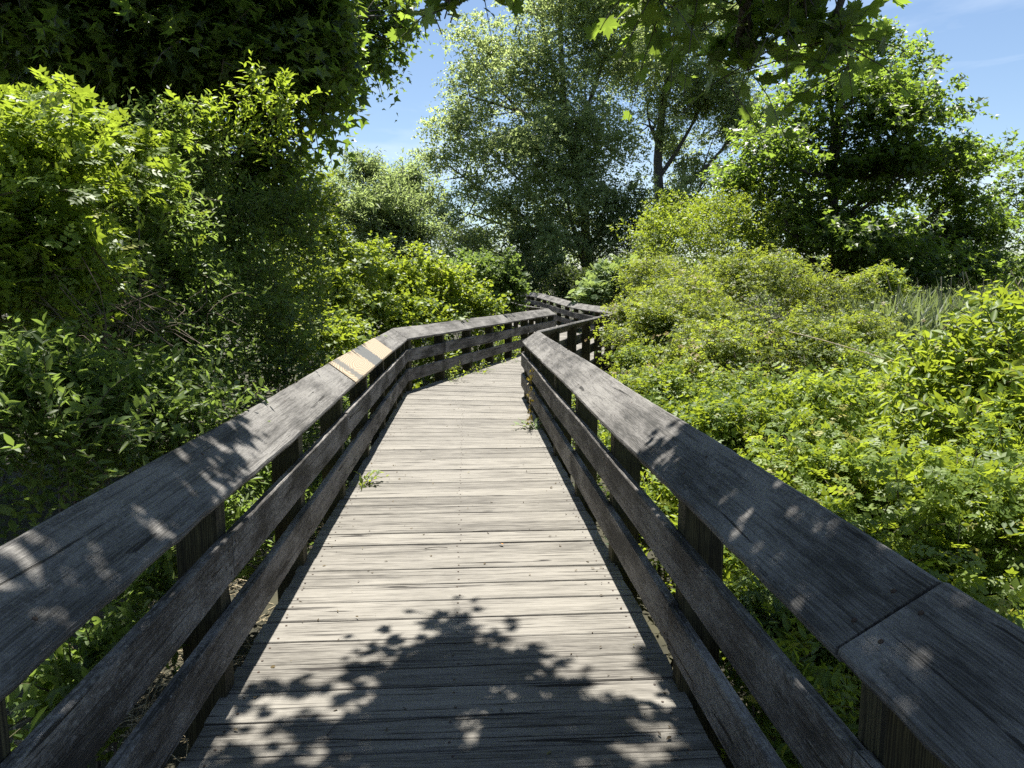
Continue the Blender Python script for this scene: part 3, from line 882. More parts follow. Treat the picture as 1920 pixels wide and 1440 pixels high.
def tree(label, foot, trunk_pts, radius, lobes, n, mat, tem, size, nleaf=10, length=(0.5, 1.1), seed=1, droop=0.3, shell=0.4, lump=0.25, group=None,
         limbs=None, sub=6, barkmat='bark', single=0, name='tree', top=0.15, outw=0.7, upw=0.35, keepout=False, side=1.0, jitter=0.4, cat='tree', zmin=None, spare=None, nrand=0.5, clumps=0, csize=0.24, thin=True, twigs=0.15):
    r = np.random.default_rng(seed)
    root = empty(name, tuple(float(v) for v in foot))
    tag(root, label, cat, group)
    tp = np.array(trunk_pts, float)
    k = len(tp)
    # trunk as one smooth tapered tube
    uu = np.linspace(0, k - 1, 4 * (k - 1) + 1)
    pts = np.stack([np.interp(uu, np.arange(k), tp[:, i]) for i in range(3)], 1)
    pts[1:-1] = (pts[:-2] + 2 * pts[1:-1] + pts[2:]) / 4
    tr = link('trunk', tubes_mesh('trunk', pts[None], radius, radius * 0.25, 10), root, M[barkmat])
    tips = []
    for i, b in enumerate(lobes):
        b = np.array(b, float)
        c = b[:3]
        below = pts[pts[:, 2] < c[2] - 0.2 * b[5]]
        h = below[r.integers(max(0, len(below) - 6), len(below))] if len(below) else pts[0]
        if limbs and i in limbs: h = np.array(limbs[i], float)
        midp = (h + c) / 2 + np.array([0, 0, -0.08 * np.linalg.norm(c - h)]) + r.normal(0, 0.08, 3) * np.linalg.norm(c - h)
        ln = bez(h, midp, c, 10)
        link('limb', tubes_mesh('limb', ln[None], radius * 0.42, radius * 0.12, 7), root, M[barkmat])
        S = []
        for j in range(sub):
            a = ln[r.integers(4, 10)]
            e = c + unit(r.normal(0, 1, 3) + UP * 0.3) * b[3:6] * r.uniform(0.55, 0.95)
            S.append(bez(a, (a + e) / 2 + r.normal(0, 0.1, 3) * b[3:6], e, 6))
        tips.append(np.array(S))
    if tips:
        br = link('branches', tubes_mesh('branches', np.concatenate(tips), radius * 0.13, radius * 0.03, 4), root, M[barkmat]); tag(br, kind='stuff')
    base, out, rad = lobes_points(r, lobes, n, shell, top, lump, clumps, csize)
    if zmin is not None:
        ok = base[:, 2] > zmin; base, out = base[ok], out[ok]
    if spare is not None:
        ok = ~spare(base); base, out = base[ok], out[ok]
    if thin:
        ok = thin_back(r, base, out); base, out = base[ok], out[ok]
    m = len(base)
    d = unit(out * outw + UP * upw + r.normal(0, 0.4, (m, 3)))
    lg = r.uniform(length[0], length[1], m)
    t0 = np.clip(0.45 + 0.22 * np.sin(base[:, 0] * 1.3 + seed) * np.sin(base[:, 2] * 1.7) + r.normal(0, 0.14, m), 0, 1)
    P, D, N, S, ti, line = shoots(r, base - d * lg[:, None] * 0.3, d, lg, nleaf, np.full(m, size), droop, side, t0, jitter, 0.0, nrand)
    ok = np.ones(len(P), bool)
    if spare is not None: ok = ~spare(P)
    arrs = split_leaves(root, [a[ok] for a in (P, D, N, S, ti)], T[tem], mat, single, r)
    o = link('crown', leaf_mesh('crown', *arrs, T[LOW.get(tem, tem)]), root, M['leaf_' + mat]); tag(o, kind='stuff')
    w = line[r.uniform(0, 1, len(line)) < twigs][:, [0, 2, 3]]
    if spare is not None: w = w[~spare(w[:, -1])]
    tw = link('twigs', tubes_mesh('twigs', w, 0.009 if twigs < 0.5 else 0.004, 0.003 if twigs < 0.5 else 0.0015, 3), root, M[barkmat]); tag(tw, kind='stuff')
    return root

def lobe(px, py, Y, rx, rz, ry=None):
    """ellipsoid lobe centred where the photo shows it at distance Y; rx, rz in photo pixels"""
    c = at(px, py, Y)
    k = Y / FPX
    return (c[0], c[1], c[2], rx * k, (ry if ry else rx * k), rz * k)

# ================================================================= right side thickets
shrub('rose thicket mound with yellowish leaves behind the right railing corner', 'thicket',
      [lobe(1215, 650, 11.5, 75, 62), lobe(1290, 620, 12.5, 95, 85), lobe(1200, 610, 14.5, 45, 48)], 1850, 'rose', 'pinnate5', 0.082, (0.2, 0.8), 8, 'thicket', 'thickets beside the boardwalk', 11, shell=0.35, lump=0.5, droop=0.5, canes=90, canelen=(0.7, 1.5), clumps=15, csize=0.32)
shrub('tall rose thicket ridge with brownish tips in front of the maple', 'thicket',
      [lobe(1340, 580, 15, 120, 95), lobe(1450, 560, 15.5, 120, 90), lobe(1540, 590, 14.5, 85, 90), lobe(1250, 560, 17, 70, 70), lobe(1225, 520, 19.5, 50, 45)], 3000, 'rose', 'pinnate5', 0.09, (0.25, 1.0), 8, 'thicket', 'thickets beside the boardwalk', 12, shell=0.35, lump=0.5, droop=0.5, canes=170, canelen=(0.8, 1.8), clumps=15, csize=0.32)
shrub('wide rose thicket with reddish brown inner leaves, crossed by a dry cane', 'thicket',
      [lobe(1360, 700, 9, 110, 90), lobe(1480, 690, 9, 120, 90), lobe(1580, 690, 9.5, 95, 80), lobe(1290, 730, 8, 80, 60)], 2900, 'rose', 'pinnate5', 0.072, (0.2, 0.8), 8, 'thicket', 'thickets beside the boardwalk', 13, shell=0.35, lump=0.5, droop=0.5, canes=150, canelen=(0.7, 1.5), clumps=15, csize=0.32)
shrub('low bright green bramble filling the slope below the right railing', 'bramble',
      [lobe(1350, 840, 5.6, 150, 90), lobe(1500, 830, 5.8, 170, 90), lobe(1650, 800, 6.2, 150, 90), lobe(1220, 820, 6.2, 70, 60)], 2300, 'bright', 'pinnate', 0.088, (0.25, 0.9), 10, 'bramble', 'brambles below the right railing', 14, shell=0.35, lump=0.5, droop=0.4, canes=60, canelen=(0.5, 1.1), clumps=16, csize=0.32, single=150)
shrub('sunlit bramble with large leaves close outside the nearest right cap', 'bramble',
      [lobe(1650, 1010, 3.4, 260, 150), lobe(1480, 960, 3.9, 170, 100), lobe(1800, 950, 3.6, 200, 160), lobe(1560, 1240, 2.7, 130, 140), lobe(1750, 1180, 2.7, 160, 160)], 1900, 'bright', 'pinnate7', 0.088, (0.25, 0.8), 10, 'bramble', 'brambles below the right railing', 15, shell=0.3, lump=0.5, droop=0.4, canes=50, canelen=(0.4, 0.9), clumps=16, csize=0.32, single=280)
shrub('tall leafy shrub at the right edge of the view with broad pointed leaves', 'shrub',
      [lobe(1860, 760, 4.6, 140, 150), lobe(1900, 640, 5.0, 90, 80), lobe(1780, 780, 5.0, 110, 90), lobe(1900, 900, 4.0, 140, 150)], 1300, 'bright', 'oval', 0.085, (0.2, 0.5), 10, 'shrub', None, 16, single=280, lump=0.4, canes=30, canelen=(0.5, 1.0))
shrub('low leafy undergrowth seen between the nearest right posts', 'undergrowth',
      [lobe(1330, 1100, 3.2, 130, 120), lobe(1250, 960, 4.4, 60, 60), lobe(1430, 1330, 2.3, 140, 120), lobe(1180, 860, 5.6, 40, 40)], 900, 'bright', 'oval', 0.06, (0.15, 0.35), 9, 'undergrowth', 'undergrowth beside the walk', 17, margin=0.16, single=150)
shrub('bright yellow-green bush rising in front of the cottonwoods', 'bush',
      [lobe(1290, 470, 22, 100, 75), lobe(1380, 450, 23, 90, 70), lobe(1240, 440, 23, 45, 50), lobe(1330, 420, 24, 70, 45)], 2400, 'bright', 'simple', 0.10, (0.4, 0.9), 11, 'bush', None, 18, lump=0.45, canes=70, canelen=(0.8, 1.6))
shrub('pale green sumac with feathery leaves beside the far right railing', 'sumac',
      [lobe(1140, 545, 25, 45, 38), lobe(1110, 560, 24, 28, 22), lobe(1175, 530, 25, 35, 38)], 360, 'sumac', 'pinnate_long', 0.36, (0.3, 0.7), 5, 'sumac_shrub', None, 19, upw=0.9)
shrub('small bright sapling standing before the dark maple beside the reeds', 'sapling',
      [lobe(1655, 560, 17, 50, 42), lobe(1650, 525, 17, 32, 18)], 420, 'bright', 'pinnate', 0.12, (0.2, 0.5), 8, 'sapling', None, 20)

# ================================================================= left side thickets
shrub('tall sunlit shrub with feathery yellow-green sprays at the left edge', 'shrub',
      [lobe(60, 345, 3.7, 140, 85), lobe(30, 500, 3.5, 120, 110), lobe(200, 310, 4.4, 75, 50), lobe(90, 245, 4.4, 70, 40)], 560, 'spray', 'pinnate7', 0.115, (0.25, 0.55), 8, 'shrub', None, 31, single=280, stems=2, lump=0.4, canes=24, canelen=(0.5, 0.9))
shrub('upright sprig of bright leaves standing out before the dark left maple', 'sapling',
      [lobe(505, 235, 5.8, 32, 80), lobe(470, 180, 5.8, 18, 40), lobe(550, 185, 5.8, 26, 28), lobe(390, 245, 5.8, 70, 28)], 130, 'spray', 'oval', 0.065, (0.2, 0.5), 11, 'sapling', None, 32, upw=0.9, stems=0)
shrub('low tangled shrub with small leaves against the nearest left cap', 'shrub',
      [lobe(120, 800, 2.9, 190, 120), lobe(290, 770, 3.4, 130, 90), lobe(60, 720, 3.0, 130, 80), lobe(330, 850, 3.3, 90, 70)], 1000, 'mid', 'oval', 0.06, (0.2, 0.45), 10, 'shrub', None, 33, single=280, stems=3, lump=0.4)
shrub('deeply shaded shrub wall behind the left railing under the maple', 'shrub',
      [lobe(450, 620, 6.0, 130, 160), lobe(370, 480, 6.4, 130, 140), lobe(530, 500, 7.0, 90, 150), lobe(330, 680, 5.0, 110, 120), lobe(540, 680, 6.4, 60, 60)], 2600, 'mid', 'oval', 0.062, (0.2, 0.5), 10, 'shrub', None, 34, stems=3)
shrub('sunlit vine-covered shrub beside the new pine cap board', 'vine',
      [lobe(640, 640, 8.9, 45, 50), lobe(590, 650, 8.4, 55, 60), lobe(625, 565, 10, 60, 65), lobe(605, 480, 11.3, 55, 65), lobe(570, 410, 12.5, 55, 60), lobe(660, 520, 12, 45, 45), lobe(545, 570, 9.8, 45, 80), lobe(530, 430, 12.8, 60, 75), lobe(560, 340, 13.5, 40, 45)], 2600, 'bright', 'star', 0.08, (0.25, 0.6), 8, 'vine_shrub', 'vine-covered shrubs left of the walk', 35, lump=0.45, canes=50)
shrub('broad sunny mound of vines sloping down to the left railing bend', 'vine',
      [lobe(730, 550, 14, 80, 75), lobe(820, 560, 15, 85, 65), lobe(700, 600, 12.5, 60, 60), lobe(880, 585, 15.5, 60, 35), lobe(770, 600, 13, 70, 45), lobe(690, 500, 15, 50, 40)], 3000, 'bright', 'round', 0.085, (0.25, 0.6), 9, 'vine_shrub', 'vine-covered shrubs left of the walk', 36, lump=0.45, canes=70)
shrub('dark rounded bush draped with vines where the walk turns out of sight', 'bush',
      [lobe(920, 535, 19.5, 58, 52), lobe(890, 515, 20.5, 45, 35), lobe(955, 545, 19.5, 30, 38), lobe(860, 545, 21, 40, 45)], 1500, 'mid', 'round', 0.10, (0.3, 0.6), 9, 'bush', None, 37, lump=0.35, canes=40)
shrub('silvery olive tree-like shrub with upright wispy shoots against the sky', 'shrub',
      [lobe(700, 400, 26, 75, 60), lobe(640, 420, 25, 50, 50), lobe(770, 400, 27, 45, 55), lobe(690, 345, 26, 45, 35), lobe(760, 360, 27, 30, 30), lobe(740, 460, 26, 80, 40)], 2600, 'silver', 'lance', 0.21, (0.5, 1.8), 14, 'shrub', None, 38, upw=1.0, droop=0.1, nrand=1.0, shell=0.5, lump=0.5, clumps=12, csize=0.36, canes=60, canelen=(1.2, 2.2))
shrub('low undergrowth with lobed leaves seen through the nearest left rails', 'undergrowth',
      [lobe(330, 1130, 2.6, 110, 100), lobe(180, 1280, 2.1, 120, 100), lobe(230, 1400, 1.8, 80, 80), lobe(440, 1000, 3.6, 60, 60), lobe(520, 900, 4.6, 50, 50)], 620, 'mid', 'oval', 0.065, (0.15, 0.35), 8, 'undergrowth', 'undergrowth beside the walk', 39, margin=0.17, single=150)

shrub('shaded thicket filling the depth under the left maple', 'thicket',
      [(-5.0, 6.5, 0.8, 1.5, 1.6, 1.5), (-4.2, 9.5, 0.9, 1.3, 1.6, 1.6), (-6.5, 9.5, 1.2, 2.0, 2.0, 2.0), (-5.2, 4.2, 0.5, 1.4, 1.3, 1.3), (-6.0, 13.0, 1.2, 2.2, 2.0, 2.0)], 2600, 'mid', 'simple', 0.10, (0.3, 0.8), 10, 'thicket', 'thickets beside the boardwalk', 40, shell=0.4)
shrub('green thicket behind the sunny vine mound on the left', 'thicket',
      [(-7.5, 18.0, 1.0, 2.2, 2.0, 2.0), (-4.8, 19.5, 0.8, 1.8, 2.0, 1.8), (-10.5, 20.0, 1.5, 2.5, 2.5, 2.5)], 1800, 'mid', 'simple', 0.12, (0.3, 0.8), 10, 'thicket', 'thickets beside the boardwalk', 47, shell=0.4)
shrub('leafy shrub wall rising between the sunlit sprays and the shaded shrubs', 'shrub',
      [lobe(250, 440, 4.9, 110, 130), lobe(190, 590, 4.4, 120, 80), lobe(320, 330, 5.6, 90, 110), lobe(60, 600, 4.0, 110, 70), lobe(330, 560, 5.2, 90, 110)], 2300, 'mid', 'oval', 0.062, (0.2, 0.55), 10, 'shrub', None, 48, stems=2)
shrub('patch of upright narrow-leaved weeds between the near right posts', 'weeds',
      [lobe(1420, 1200, 2.9, 90, 70), lobe(1520, 1130, 3.3, 110, 60), lobe(1330, 1000, 4.2, 60, 50)], 260, 'sumac', 'lance', 0.075, (0.2, 0.45), 14, 'weeds', None, 49, upw=1.4, outw=0.2, stems=2, margin=0.16, single=60)
shrub('loose sunny tangle joining the rose thickets and the brambles', 'thicket',
      [lobe(1250, 760, 7.2, 70, 50), lobe(1420, 770, 7.2, 120, 60), lobe(1570, 760, 7.4, 120, 70), lobe(1680, 720, 8.0, 90, 60), lobe(1180, 700, 9.2, 40, 50)], 2300, 'bright', 'pinnate5', 0.075, (0.2, 0.9), 8, 'thicket', 'thickets beside the boardwalk', 50, shell=0.35, lump=0.5, droop=0.4, canes=60, clumps=14, csize=0.32)
shrub('low weeds growing behind the rails of the left bend', 'weeds',
      [(-2.1, 11.6, -0.1, 0.5, 0.9, 0.45), (-1.45, 13.4, -0.1, 0.5, 0.9, 0.45), (-0.85, 15.4, -0.1, 0.5, 1.0, 0.45), (-0.2, 17.3, -0.1, 0.5, 1.0, 0.4)], 700, 'bright', 'round', 0.075, (0.2, 0.5), 8, 'weeds', None, 51, stems=0, upw=0.9)
shrub('shaded weeds filling the strip behind the left rails beside the new board', 'weeds',
      [(-1.75, 5.2, -0.1, 0.3, 1.0, 0.4), (-1.9, 7.4, -0.1, 0.35, 1.0, 0.45), (-2.0, 9.4, -0.1, 0.35, 0.8, 0.45)], 450, 'mid', 'oval', 0.065, (0.2, 0.45), 9, 'weeds', None, 52, stems=0, upw=0.9)
shrub('sunny weeds filling the strip behind the right rails', 'weeds',
      [(1.05, 4.4, -0.15, 0.28, 0.9, 0.35), (0.95, 6.4, -0.1, 0.3, 0.9, 0.4), (0.8, 8.6, -0.1, 0.35, 0.9, 0.4), (1.25, 2.6, -0.2, 0.28, 0.8, 0.3)], 520, 'bright', 'oval', 0.06, (0.2, 0.45), 9, 'weeds', None, 53, stems=0, upw=0.9)
# ================================================================= trees
tree('tall grey-green cottonwood in the middle beyond the boardwalk', at(1105, 560, 40) * (1, 1, 0) + (0, 0, GROUND), [at(1110, 600, 40) , at(1100, 470, 40), at(1095, 380, 40), at(1060, 240, 40), at(1050, 60, 40), at(1050, -120, 40)], 0.32,
     [lobe(1050, 60, 40, 110, 130), lobe(960, 150, 39, 110, 90), lobe(1120, 160, 40, 100, 120), lobe(900, 260, 39, 95, 70), lobe(1010, 290, 38, 110, 90), lobe(1110, 310, 39, 90, 90),
      lobe(840, 310, 39, 50, 60), lobe(880, 400, 39, 75, 65), lobe(960, 420, 38, 80, 75), lobe(1060, 420, 41, 90, 60), lobe(1150, 60, 41, 70, 100), lobe(1010, -60, 40, 150, 80), lobe(900, 110, 40, 50, 35), lobe(845, 445, 38, 40, 55), lobe(880, 180, 40, 50, 40), lobe(1060, 350, 36, 70, 60), lobe(1080, 230, 36, 80, 70), lobe(1020, 430, 36, 60, 50), lobe(1110, 440, 37, 60, 45), lobe(930, 480, 37, 70, 45), lobe(1150, 400, 38, 60, 60)],
     15500, 'cotton', 'simple', 0.18, 11, (0.7, 1.5), 41, droop=0.45, shell=0.5, lump=0.4, name='cottonwood_tree', nrand=1.1, clumps=15, csize=0.36)
tree('second cottonwood with bare dark forked trunks right of the first', at(1250, 560, 43) * (1, 1, 0) + (0, 0, GROUND), [at(1255, 600, 43), at(1240, 420, 43), at(1232, 300, 43), at(1245, 180, 43), at(1290, 80, 43), at(1320, -60, 43)], 0.36,
     [lobe(1260, 110, 43, 75, 80), lobe(1340, 150, 43, 80, 90), lobe(1330, 40, 43, 90, 70), lobe(1215, 220, 43, 35, 70), lobe(1390, 220, 42, 50, 60), lobe(1290, 290, 44, 45, 45), lobe(1240, 370, 42, 70, 50), lobe(1320, 330, 43, 40, 35), lobe(1250, -20, 43, 90, 60), lobe(1200, 110, 44, 50, 60)],
     9000, 'cotton', 'simple', 0.185, 10, (0.6, 1.3), 42, droop=0.45, name='cottonwood_tree', nrand=1.1, clumps=15, csize=0.36, limbs={4: at(1240, 370, 43), 7: at(1250, 430, 43), 1: at(1238, 330, 43)})
def maple_layers():
    L = []
    r = np.random.default_rng(5)
    for (px, py, rx) in ((1640, 90, 70), (1560, 130, 110), (1680, 150, 90), (1600, 200, 170), (1700, 230, 100), (1490, 230, 90), (1560, 280, 170), (1720, 300, 110), (1440, 290, 95), (1640, 340, 190), (1780, 370, 80), (1420, 350, 90), (1540, 390, 150),
                         (1740, 420, 130), (1800, 460, 80), (1840, 440, 60), (1850, 500, 70), (1790, 320, 70), (1380, 330, 60), (1620, 450, 170), (1480, 440, 100), (1700, 500, 150), (1580, 510, 120), (1820, 510, 50), (1420, 400, 70)):
        L.append(lobe(px, py, 26 + r.uniform(-2.2, 2.2), rx * 0.8, 38))
    return L
tree('large spreading maple with bright layered edges on the right', at(1570, 560, 26) * (1, 1, 0) + (0, 0, GROUND), [at(1575, 640, 26), at(1562, 420, 26), at(1560, 300, 26), at(1575, 180, 26), at(1600, 90, 26)], 0.24,
     maple_layers(), 10800, 'maple', 'star', 0.18, 8, (0.4, 0.9), 43, droop=0.2, name='maple_tree', shell=0.3, lump=0.35, clumps=9, csize=0.5)
tree('small tree reaching in at the right edge of the sky', at(2010, 560, 30) * (1, 1, 0) + (0, 0, GROUND), [at(2010, 620, 30), at(2005, 450, 30), at(1990, 300, 30)], 0.16,
     [lobe(1890, 380, 30, 40, 45), lobe(1960, 330, 30, 70, 60), lobe(1900, 440, 29, 45, 25), lobe(2030, 380, 30, 90, 80)], 900, 'maple', 'star', 0.16, 9, (0.4, 0.9), 44, name='maple_tree')

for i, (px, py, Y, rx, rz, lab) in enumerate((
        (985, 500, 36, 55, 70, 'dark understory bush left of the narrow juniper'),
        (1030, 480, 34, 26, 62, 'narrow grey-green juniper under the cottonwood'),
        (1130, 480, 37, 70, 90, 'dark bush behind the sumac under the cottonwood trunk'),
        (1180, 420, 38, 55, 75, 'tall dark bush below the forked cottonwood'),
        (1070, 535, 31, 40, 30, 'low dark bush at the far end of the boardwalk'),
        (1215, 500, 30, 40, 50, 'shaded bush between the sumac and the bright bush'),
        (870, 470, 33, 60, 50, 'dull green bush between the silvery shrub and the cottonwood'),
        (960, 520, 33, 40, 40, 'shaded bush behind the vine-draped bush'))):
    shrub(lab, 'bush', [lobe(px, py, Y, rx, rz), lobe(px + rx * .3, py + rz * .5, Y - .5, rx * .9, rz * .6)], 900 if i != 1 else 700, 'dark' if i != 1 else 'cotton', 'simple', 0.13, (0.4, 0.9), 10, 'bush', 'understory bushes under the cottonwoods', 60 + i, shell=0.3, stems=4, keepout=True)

belt = ['first marsh bush from the left behind the trees', 'second marsh bush from the left behind the trees', 'third marsh bush from the left behind the trees', 'marsh bush behind the tall cottonwood trunk', 'marsh bush behind the forked cottonwood',
        'marsh bush behind the bright bush', 'marsh bush left of the right maple trunk', 'marsh bush right of the right maple trunk', 'marsh bush low at the right edge of the view']
for i, lab in enumerate(belt):
    r_ = np.random.default_rng(300 + i)
    px_, Y_ = 560 + i * 165, 50 + r_.uniform(-3, 5)
    c_ = at(px_, 535, Y_)
    h_ = r_.uniform(3.6, 4.8) if i < 8 else 1.8
    shrub(lab, 'bush', [(c_[0], Y_, .6, 4.2, 2.5, h_), (c_[0] + 2.5, Y_ - 1, .4, 3.0, 2.2, h_ * .7)], 700, 'cotton' if i % 2 else 'mid', 'simple', 0.26, (0.6, 1.3), 10, 'bush', 'marsh bushes behind the trees', 320 + i, shell=0.4, stems=2, keepout=False)

# the big maple left of the walk: its crown shades the left bank
def spare_left(P):
    # keeps the walk and sky gap clear, cut back to leave the left cap sunlit
    return (P[:, 0] > np.interp(P[:, 1], LP[:, 1], LP[:, 0]) - 0.26) & (P[:, 1] < 15)
tree('big dark maple on the left whose crown fills the upper left corner', (-5.4, 8.6, GROUND), [(-5.4, 8.6, GROUND - .2), (-5.2, 8.6, 1.5), (-4.9, 8.5, 3.5), (-4.7, 8.4, 6), (-4.5, 8.4, 8.5)], 0.22,
     [lobe(560, 60, 7.9, 120, 110, .5), lobe(640, 60, 8.3, 40, 90, .4), lobe(560, 170, 7.9, 85, 70, .45), lobe(610, 150, 8.3, 50, 60, .4), lobe(590, -60, 7.9, 120, 90, .5), lobe(725, 35, 13.6, 50, 55, .4), lobe(690, 90, 13.4, 45, 60, .4), lobe(660, -30, 13.6, 70, 60, .5), lobe(400, 60, 7.5, 190, 130, .8), lobe(380, 230, 8.0, 170, 120, .7), lobe(200, 40, 7.0, 230, 130),
      lobe(150, 200, 8.0, 200, 130), lobe(480, 330, 7.8, 80, 80, .5), lobe(300, 380, 8.4, 160, 120, .7), lobe(400, -140, 7.8, 240, 110, .8), lobe(100, -60, 7.0, 260, 130), lobe(300, -320, 8.0, 300, 150, .9), lobe(0, 350, 8, 180, 150), (-1.75, 4.6, 5.2, 0.22, 0.4, 0.2)],  # last lobe: bough out of view, added to shade the low left shrub
     7400, 'maple', 'star', 0.125, 9, (0.35, 0.8), 45, droop=0.45, name='maple_tree', shell=0.25, lump=0.3, spare=spare_left, single=0, limbs={18: (-4.6, 8.4, 7.6)})

# the maple beside the viewer: limbs hang over the near boardwalk and throw the dappled shade
def sc(p, h):
    """point at height h whose shadow falls on the deck at p"""
    k = h / math.tan(SUN_EL)
    return np.array([p[0] + k * math.sin(SUN_AZ), p[1] + k * math.cos(SUN_AZ), h])
def spare_near(P):
    # sunlight reaches the banks on both sides of the walk
    k = (P[:, 2] - 0.5) / math.tan(SUN_EL)
    x, y = P[:, 0] - k * math.sin(SUN_AZ), P[:, 1] - k * math.cos(SUN_AZ)
    return ((x < -1.35) | (x > 1.75) | ((x > 1.15) & (y < 1.9))) & (P[:, 1] > 1.0) & (P[:, 2] > 3.0)
def ov(x, y, h, rx, rz, ry):
    c = sc((x, y), h)
    return (c[0], c[1], c[2], rx, ry, rz)
tree('maple beside the viewer with dark leafy limbs hanging over the near walk', (-2.7, -1.6, GROUND),
     [(-2.7, -1.6, GROUND - .2), (-2.6, -1.5, 1.5), (-2.3, -1.2, 3.2), (-1.6, -0.3, 4.6), (-0.8, 0.8, 5.4), (0.1, 2.0, 5.6)], 0.12,
     [lobe(1440, -5, 3.4, 160, 62, .3), lobe(1560, 55, 3.5, 60, 70, .25), lobe(1385, 105, 3.6, 40, 42, .2), lobe(1270, -55, 3.3, 100, 45, .3), lobe(840, 5, 3.7, 50, 22, .12), lobe(830, -95, 3.7, 130, 45, .3),
      ov(-0.2, 2.72, 4.2, 0.3, 0.25, 0.22), ov(-0.45, 2.3, 4.3, 0.32, 0.3, 0.3), ov(0.1, 2.25, 4.4, 0.32, 0.3, 0.3), ov(-0.2, 1.8, 4.5, 0.6, 0.35, 0.4), ov(0.5, 1.6, 4.4, 0.4, 0.3, 0.35), ov(-0.7, 1.4, 4.6, 0.5, 0.35, 0.5),
      ov(0.98, 2.05, 4.0, 0.22, 0.3, 0.6), ov(-1.15, 2.0, 4.0, 0.22, 0.3, 0.75), ov(1.0, 1.0, 4.4, 0.4, 0.35, 0.7), ov(-1.0, 0.6, 4.4, 0.4, 0.35, 0.8), ov(0.2, 0.9, 4.7, 0.9, 0.4, 0.5), ov(0.0, -0.4, 5.0, 1.3, 0.5, 0.8),
      ov(1.25, 2.35, 4.6, 0.5, 0.3, 0.3), ov(1.45, 2.45, 5.2, 0.45, 0.3, 0.3), ov(1.0, 2.35, 5.2, 0.5, 0.3, 0.3), ov(1.5, 2.3, 4.7, 0.4, 0.25, 0.3)],  # upper boughs out of view, added to shade the hanging leaves
     1600, 'maple', 'maple', 0.098, 6, (0.25, 0.55), 46, droop=0.42, name='maple_tree', shell=0.15, lump=0.3, single=295, sub=3, spare=spare_near, thin=False, twigs=1.0,
     limbs={0: (1.3, 2.2, 4.3), 1: (1.6, 2.6, 4.0), 2: (1.2, 3.0, 3.4), 3: (1.0, 1.9, 4.6), 4: (-0.6, 2.8, 4.4), 5: (-0.7, 2.4, 4.6)})

# ================================================================= ground cover, reeds, litter
def scatter_ground():
    r = np.random.default_rng(70)
    n = 6500
    Y = r.uniform(0.2, 1, n) ** 1.3 * 36
    X = r.uniform(-1, 1, n) * (4 + 0.55 * Y) + 1.0
    base = np.stack([X, Y, np.full(n, GROUND)], 1)
    base = base[~inside_walk(base, 0.2)]
    m = len(base)
    d = unit(r.normal(0, 0.5, (m, 3)) + UP)
    P, D, N, S, ti, line = shoots(r, base, d, r.uniform(0.15, 0.5, m), 7, np.full(m, 0.07), 0.15, 1.0)
    ok = (P[:, 2] > GROUND) & ~inside_walk(P, 0.1)
    o = link('ground_cover', leaf_mesh('ground_cover', P[ok], D[ok], N[ok], S[ok], ti[ok], T['simple']), None, M['leaf_dark'])  # dark leaf colour chosen to deepen the shade in pockets between shrubs
    tag(o, 'low green ground cover between the shrubs', 'ground cover', kind='stuff')
scatter_ground()

def reeds():
    r = np.random.default_rng(71)
    n = 9000
    Y = r.uniform(14, 34, n)
    X = Y * r.uniform(0.47, 0.80, n)
    P = np.stack([X, Y, np.full(n, GROUND)], 1)
    D = unit(UP + r.normal(0, 0.16, (n, 3)))
    N = unit(r.normal(0, 1, (n, 3)))
    S = r.uniform(1.1, 1.9, n)
    o = link('reed_bed', leaf_mesh('reed_bed', P, D, N, S, r.uniform(0, 1, n), T['blade']), None, M['leaf_reed'])
    tag(o, 'green reed bed in the marsh below the dark maple', 'reeds', kind='stuff')
reeds()
def dry_reeds():
    r = np.random.default_rng(74)
    n = 350
    Y = r.uniform(14, 32, n); X = Y * r.uniform(0.46, 0.80, n)
    b = np.stack([X, Y, np.full(n, GROUND)], 1)
    d = unit(UP + r.normal(0, 0.18, (n, 3)))
    u = np.linspace(0, 1, 4)[None, :, None]
    ln = b[:, None, :] + d[:, None, :] * u * r.uniform(1.0, 2.3, n)[:, None, None] + unit(r.normal(0, 1, (n, 3)) * (1, 1, 0))[:, None, :] * (u ** 3) * 0.25
    o = link('dry_reed_stalks', tubes_mesh('dry_reed_stalks', ln, 0.007, 0.012, 3), None, M['straw'])
    tag(o, 'tan dead stalks standing among the green reeds', 'reeds', kind='stuff')
dry_reeds()

def litter():
    r = np.random.default_rng(72)
    n = 1500
    base = np.stack([r.uniform(-2.2, -1.25, n), r.uniform(2.6, 5.5, n), np.full(n, GROUND + 0.04) + r.uniform(0, .08, n)], 1)
    d = unit(r.normal(0, 1, (n, 3)) * (1, 1, .25))
    u = np.linspace(0, 1, 3)[None, :, None]
    line = base[:, None, :] + d[:, None, :] * u * r.uniform(.06, .2, n)[:, None, None]
    o = link('straw_litter', tubes_mesh('straw_litter', line, 0.003, 0.002, 3), None, M['straw'])
    tag(o, 'dry straw litter on the ground behind the left rails', 'straw', kind='stuff')
litter()

